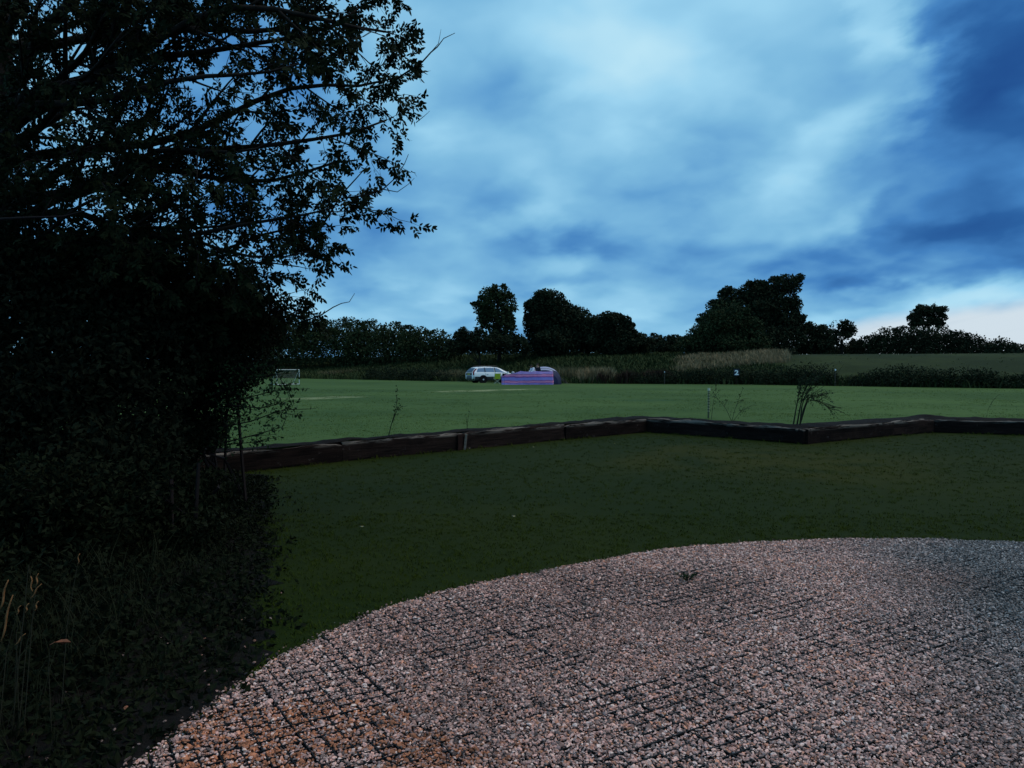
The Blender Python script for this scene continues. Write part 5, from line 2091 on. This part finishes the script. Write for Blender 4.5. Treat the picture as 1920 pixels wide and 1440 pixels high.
def person(label, loc, rz, pose, top_m, leg_m, head_turn=0.0):
    """local frame: faces -y. pose gives joint positions"""
    J = pose
    names = list(J)
    rad = dict(pelvis=(.15, .11), waist=(.13, .10), chest=(.16, .11), neck=.05, jaw=.07, head=.085, crown=.05, shl=.06, shr=.06, ell=.043, elr=.043, wrl=.032, wrr=.032, hal=.036, har=.036,
               hipl=.095, hipr=.095, knl=.065, knr=.065, anl=.042, anr=.042, tol=.035, tor=.035)
    idx = {k: i for i, k in enumerate(names)}
    E = [('pelvis', 'waist'), ('waist', 'chest'), ('chest', 'neck'), ('neck', 'jaw'), ('jaw', 'head'), ('head', 'crown'), ('chest', 'shl'), ('shl', 'ell'), ('ell', 'wrl'), ('wrl', 'hal'),
         ('chest', 'shr'), ('shr', 'elr'), ('elr', 'wrr'), ('wrr', 'har'), ('pelvis', 'hipl'), ('hipl', 'knl'), ('knl', 'anl'), ('anl', 'tol'), ('pelvis', 'hipr'), ('hipr', 'knr'), ('knr', 'anr'), ('anr', 'tor')]
    hd = Vector(J['head'])
    ex = [(hd + Vector((0, -.095, -.015)), (.014, .022, .022)), (hd + Vector((.088, 0, -.01)), (.012, .022, .032)), (hd + Vector((-.088, 0, -.01)), (.012, .022, .032))]
    for side in ('hal', 'har'):
        hv = Vector(J[side])
        wv = Vector(J['wr' + side[-1]])
        dv = (hv - wv).normalized()
        sv_ = dv.cross(Vector((0, 1, .3))).normalized()
        for q in range(4):
            ex.append((hv + dv * (.045 + .012 * (q in (1, 2))) + sv_ * (.018 * (q - 1.5)), (.010, .010, .030)))
        ex.append((hv + sv_ * .038 + dv * .01, (.011, .011, .026)))
    body = skin_body('person', [(J[k], rad[k]) for k in names], [(idx[a], idx[b]) for a, b in E], M_SKIN, idx['pelvis'], 2, None, ex)
    body.location = loc
    body.rotation_euler = (0, 0, rz)
    tag(body, label, 'person')
    up = ['waist', 'chest', 'shl', 'ell', 'wrl', 'shr', 'elr', 'wrr', 'pelvis']
    ui = {k: i for i, k in enumerate(up)}
    g = lambda k, e: tuple(x + e for x in rad[k]) if hasattr(rad[k], '__len__') else rad[k] + e
    skin_body('top', [(J[k], g(k, .022)) for k in up], [(ui[a], ui[b]) for a, b in E if a in ui and b in ui], top_m, ui['pelvis'], 2, body)
    lo = ['pelvis', 'hipl', 'knl', 'anl', 'hipr', 'knr', 'anr']
    li = {k: i for i, k in enumerate(lo)}
    skin_body('trousers', [(J[k], g(k, .016)) for k in lo], [(li[a], li[b]) for a, b in E if a in li and b in li], leg_m, li['pelvis'], 2, body)
    hb = MB()
    hb.sphere(hd + Vector((0, .022, .028)), (.098, .100, .105), 14, 10)
    hb.sphere(hd + Vector((0, .065, -.05)), (.080, .055, .10), 12, 8)
    hb.build('hair', M_HAIR, body, True)
    for s in (-1, 1):
        MB().sphere(hd + Vector((s * .034, -.083, .012)), .010, 8, 6).build('eye', M_HAIR, body, True)
    return body


STAND = dict(pelvis=(0, 0, .95), waist=(0, 0, 1.10), chest=(0, -.01, 1.32), neck=(0, -.01, 1.47), jaw=(0, -.03, 1.53), head=(0, -.03, 1.61), crown=(0, -.02, 1.68),
             shl=(.17, 0, 1.40), shr=(-.17, 0, 1.40), ell=(.23, -.02, 1.13), elr=(-.23, -.02, 1.13), wrl=(.20, -.20, 1.02), wrr=(-.20, -.20, 1.02), hal=(.19, -.27, 1.02), har=(-.19, -.27, 1.02),
             hipl=(.09, 0, .88), hipr=(-.09, 0, .88), knl=(.10, -.02, .50), knr=(-.10, -.02, .50), anl=(.10, 0, .085), anr=(-.10, 0, .085), tol=(.11, -.14, .04), tor=(-.11, -.14, .04))
BENT = dict(STAND)
BENT.update(chest=(0, -.12, 1.28), neck=(0, -.20, 1.40), jaw=(0, -.26, 1.43), head=(0, -.30, 1.49), crown=(0, -.30, 1.56), shl=(.17, -.15, 1.35), shr=(-.17, -.15, 1.35), waist=(0, -.03, 1.09),
            ell=(.22, -.24, 1.10), elr=(-.22, -.24, 1.10), wrl=(.14, -.42, 1.04), wrr=(-.14, -.42, 1.04), hal=(.12, -.49, 1.04), har=(-.12, -.49, 1.04))
SIT = dict(pelvis=(0, .08, .54), waist=(0, .10, .68), chest=(0, .12, .90), neck=(0, .10, 1.05), jaw=(0, .07, 1.11), head=(0, .07, 1.19), crown=(0, .08, 1.26),
           shl=(.17, .12, .98), shr=(-.17, .12, .98), ell=(.24, -.02, .76), elr=(-.24, -.02, .76), wrl=(.16, -.22, .70), wrr=(-.16, -.22, .70), hal=(.14, -.29, .70), har=(-.14, -.29, .70),
           hipl=(.09, .04, .52), hipr=(-.09, .04, .52), knl=(.10, -.38, .52), knr=(-.10, -.38, .52), anl=(.10, -.40, .085), anr=(-.10, -.40, .085), tol=(.11, -.54, .04), tor=(-.11, -.54, .04))
M_WTOP = mat('white_top', (0.70, 0.71, 0.78), .8, .2)
M_DTOP = mat('dark_top', (0.014, 0.014, 0.022), .8, .2)
M_DLEG = mat('dark_trousers', (0.015, 0.017, 0.03), .8, .2)
d = WB_D + 1.5
p = at(1008, 700, d)
person('standing person with dark hair and dark jacket in front of the tent', (p.x, d, FIELD_Z), math.radians(-20), STAND, M_DTOP, M_DLEG)
d = WB_D + 1.15
p = at(1001.5, 700, d)
person('person in a white top bending forward beside the dark jacketed person', (p.x, d, FIELD_Z), math.radians(-60), BENT, M_WTOP, M_DLEG)
person('seated person in dark clothes behind the windbreak', (chair3.location.x, chair3.location.y, FIELD_Z), chair3.rotation_euler.z, SIT, M_DTOP, M_DLEG)

# camp table with a white bowl and a lantern showing above the windbreak
d = WB_D + 1.0
p = at(979, 700, d)
root = tag(empty('camp_table', (p.x, d, FIELD_Z)), 'folding camp table hidden behind the windbreak, bowl standing on it', 'table')
MB().box((0, 0, .72), (1.9, .60, .03)).build('table_top', mat('table_grey', (.25, .25, .27), .6, .3), root)
for x in (-.85, .85):
    for y in (-.25, .25):
        MB().tube([(x, y, 0), (x * .9, y, .71)], .015, 6).build('leg', M_FRAME, root)
TZ = FIELD_Z + .735


def lathe(prof, n=20):
    mb = MB()
    V, Fc = [], []
    for r, z in prof:
        for i in range(n):
            V.append((r * math.cos(2 * math.pi * i / n), r * math.sin(2 * math.pi * i / n), z))
    for j in range(len(prof) - 1):
        for i in range(n):
            i2 = (i + 1) % n
            Fc.append((j * n + i, j * n + i2, (j + 1) * n + i2, (j + 1) * n + i))
    Fc.append(tuple(range(n - 1, -1, -1)))
    Fc.append(tuple((len(prof) - 1) * n + i for i in range(n)))
    return mb.add(V, Fc)


bx = at(983, 700, d)
zt = at(983, 697.8, d).z
o = lathe([(.13, 0), (.135, zt - TZ - .17), (.22, zt - TZ - .12), (.20, zt - TZ - .05), (.12, zt - TZ - .01), (.02, zt - TZ)]).build('lamp_dome', M_WHITE, None, True)
o.location = (bx.x, d, TZ)
tag(o, 'white rounded dome shape showing above the middle of the windbreak', 'lamp')
bx = at(962, 700, d)
zt = at(962, 696.5, d).z
root = tag(empty('lantern', (bx.x, d, TZ)), 'round grey topped lantern above the windbreak next to the car', 'lantern')
lathe([(.09, 0), (.09, .06), (.07, .08), (.07, zt - TZ - .18)]).build('base', M_FRAME, root)
lathe([(.10, zt - TZ - .18), (.125, zt - TZ - .10), (.10, zt - TZ - .03), (.03, zt - TZ)]).build('globe', mat('grey_globe', (.42, .43, .48), .6, .3), root, True)

# ------------------------------------------------------------------ small bits on lawn and gravel
def daisy(px, py, label):
    q = on_z(px, py, 0.0)
    root = tag(empty('daisy', q), label, 'flower')
    MB().tube([(0, 0, -.01), (.005, 0, .05)], .0016, 5).build('stem', M_WSTEM, root)
    mb = MB()
    for i in range(10):
        a = 2 * math.pi * i / 10
        c_, s_ = math.cos(a), math.sin(a)
        mb.add([(.005 + c_ * .004 - s_ * .003, s_ * .004 + c_ * .003, .05), (.005 + c_ * .022, s_ * .022, .056), (.005 + c_ * .004 + s_ * .003, s_ * .004 - c_ * .003, .05)], [(0, 1, 2)])
    mb.build('petals', M_WHITE, root)
    MB().sphere((.005, 0, .052), .006, 8, 5).build('flower_centre', mat('daisy_yellow', (.5, .35, .03), .8, .1), root)


daisy(880, 845, 'white daisy just below the pale stake on the wall')
daisy(1000, 843, 'white daisy on the lawn below the wall, left of centre')
daisy(1152, 836, 'white daisy on the lawn below the wall near the corner')
daisy(963, 977, 'lone white daisy in the middle of the lawn')
daisy(678, 997, 'white daisy on the lawn nearest the weeds')


def weed_on_gravel(px, py, s, label, seed):
    rs = np.random.default_rng(seed)
    q = on_z(px, py, .02)
    root = tag(empty('weed', q), label, 'weed')
    st, P = MB(), []
    for i in range(14):
        a, l = rs.uniform(0, 6.283), s * rs.uniform(.4, 1)
        e = Vector((math.cos(a) * l, math.sin(a) * l, .02 + rs.uniform(0, .35) * s))
        st.tube([(0, 0, -.01), e * .5 + Vector((0, 0, .012)), e], [.002, .0016, .001], 4)
        for k in range(9):
            P.append(tuple(e * rs.uniform(.3, 1) + Vector(rs.normal(0, .008, 3)) + Vector((0, 0, .01))))
    tag(st.build('stems', M_WSTEM, root), kind='stuff')
    V, Fc = leaf_cards(np.array(P), .022, rs, 0, .5)
    link('leaves', np_mesh('leaves', V, Fc), M_WEED, root)


weed_on_gravel(1290, 1088, .10, 'flat green weed growing on the gravel near its upper middle', 501)
print('tris', sum(sum(len(p.vertices) - 2 for p in o.data.polygons) for o in scene.objects if o.type == 'MESH' and len(o.data.polygons) < 400000))
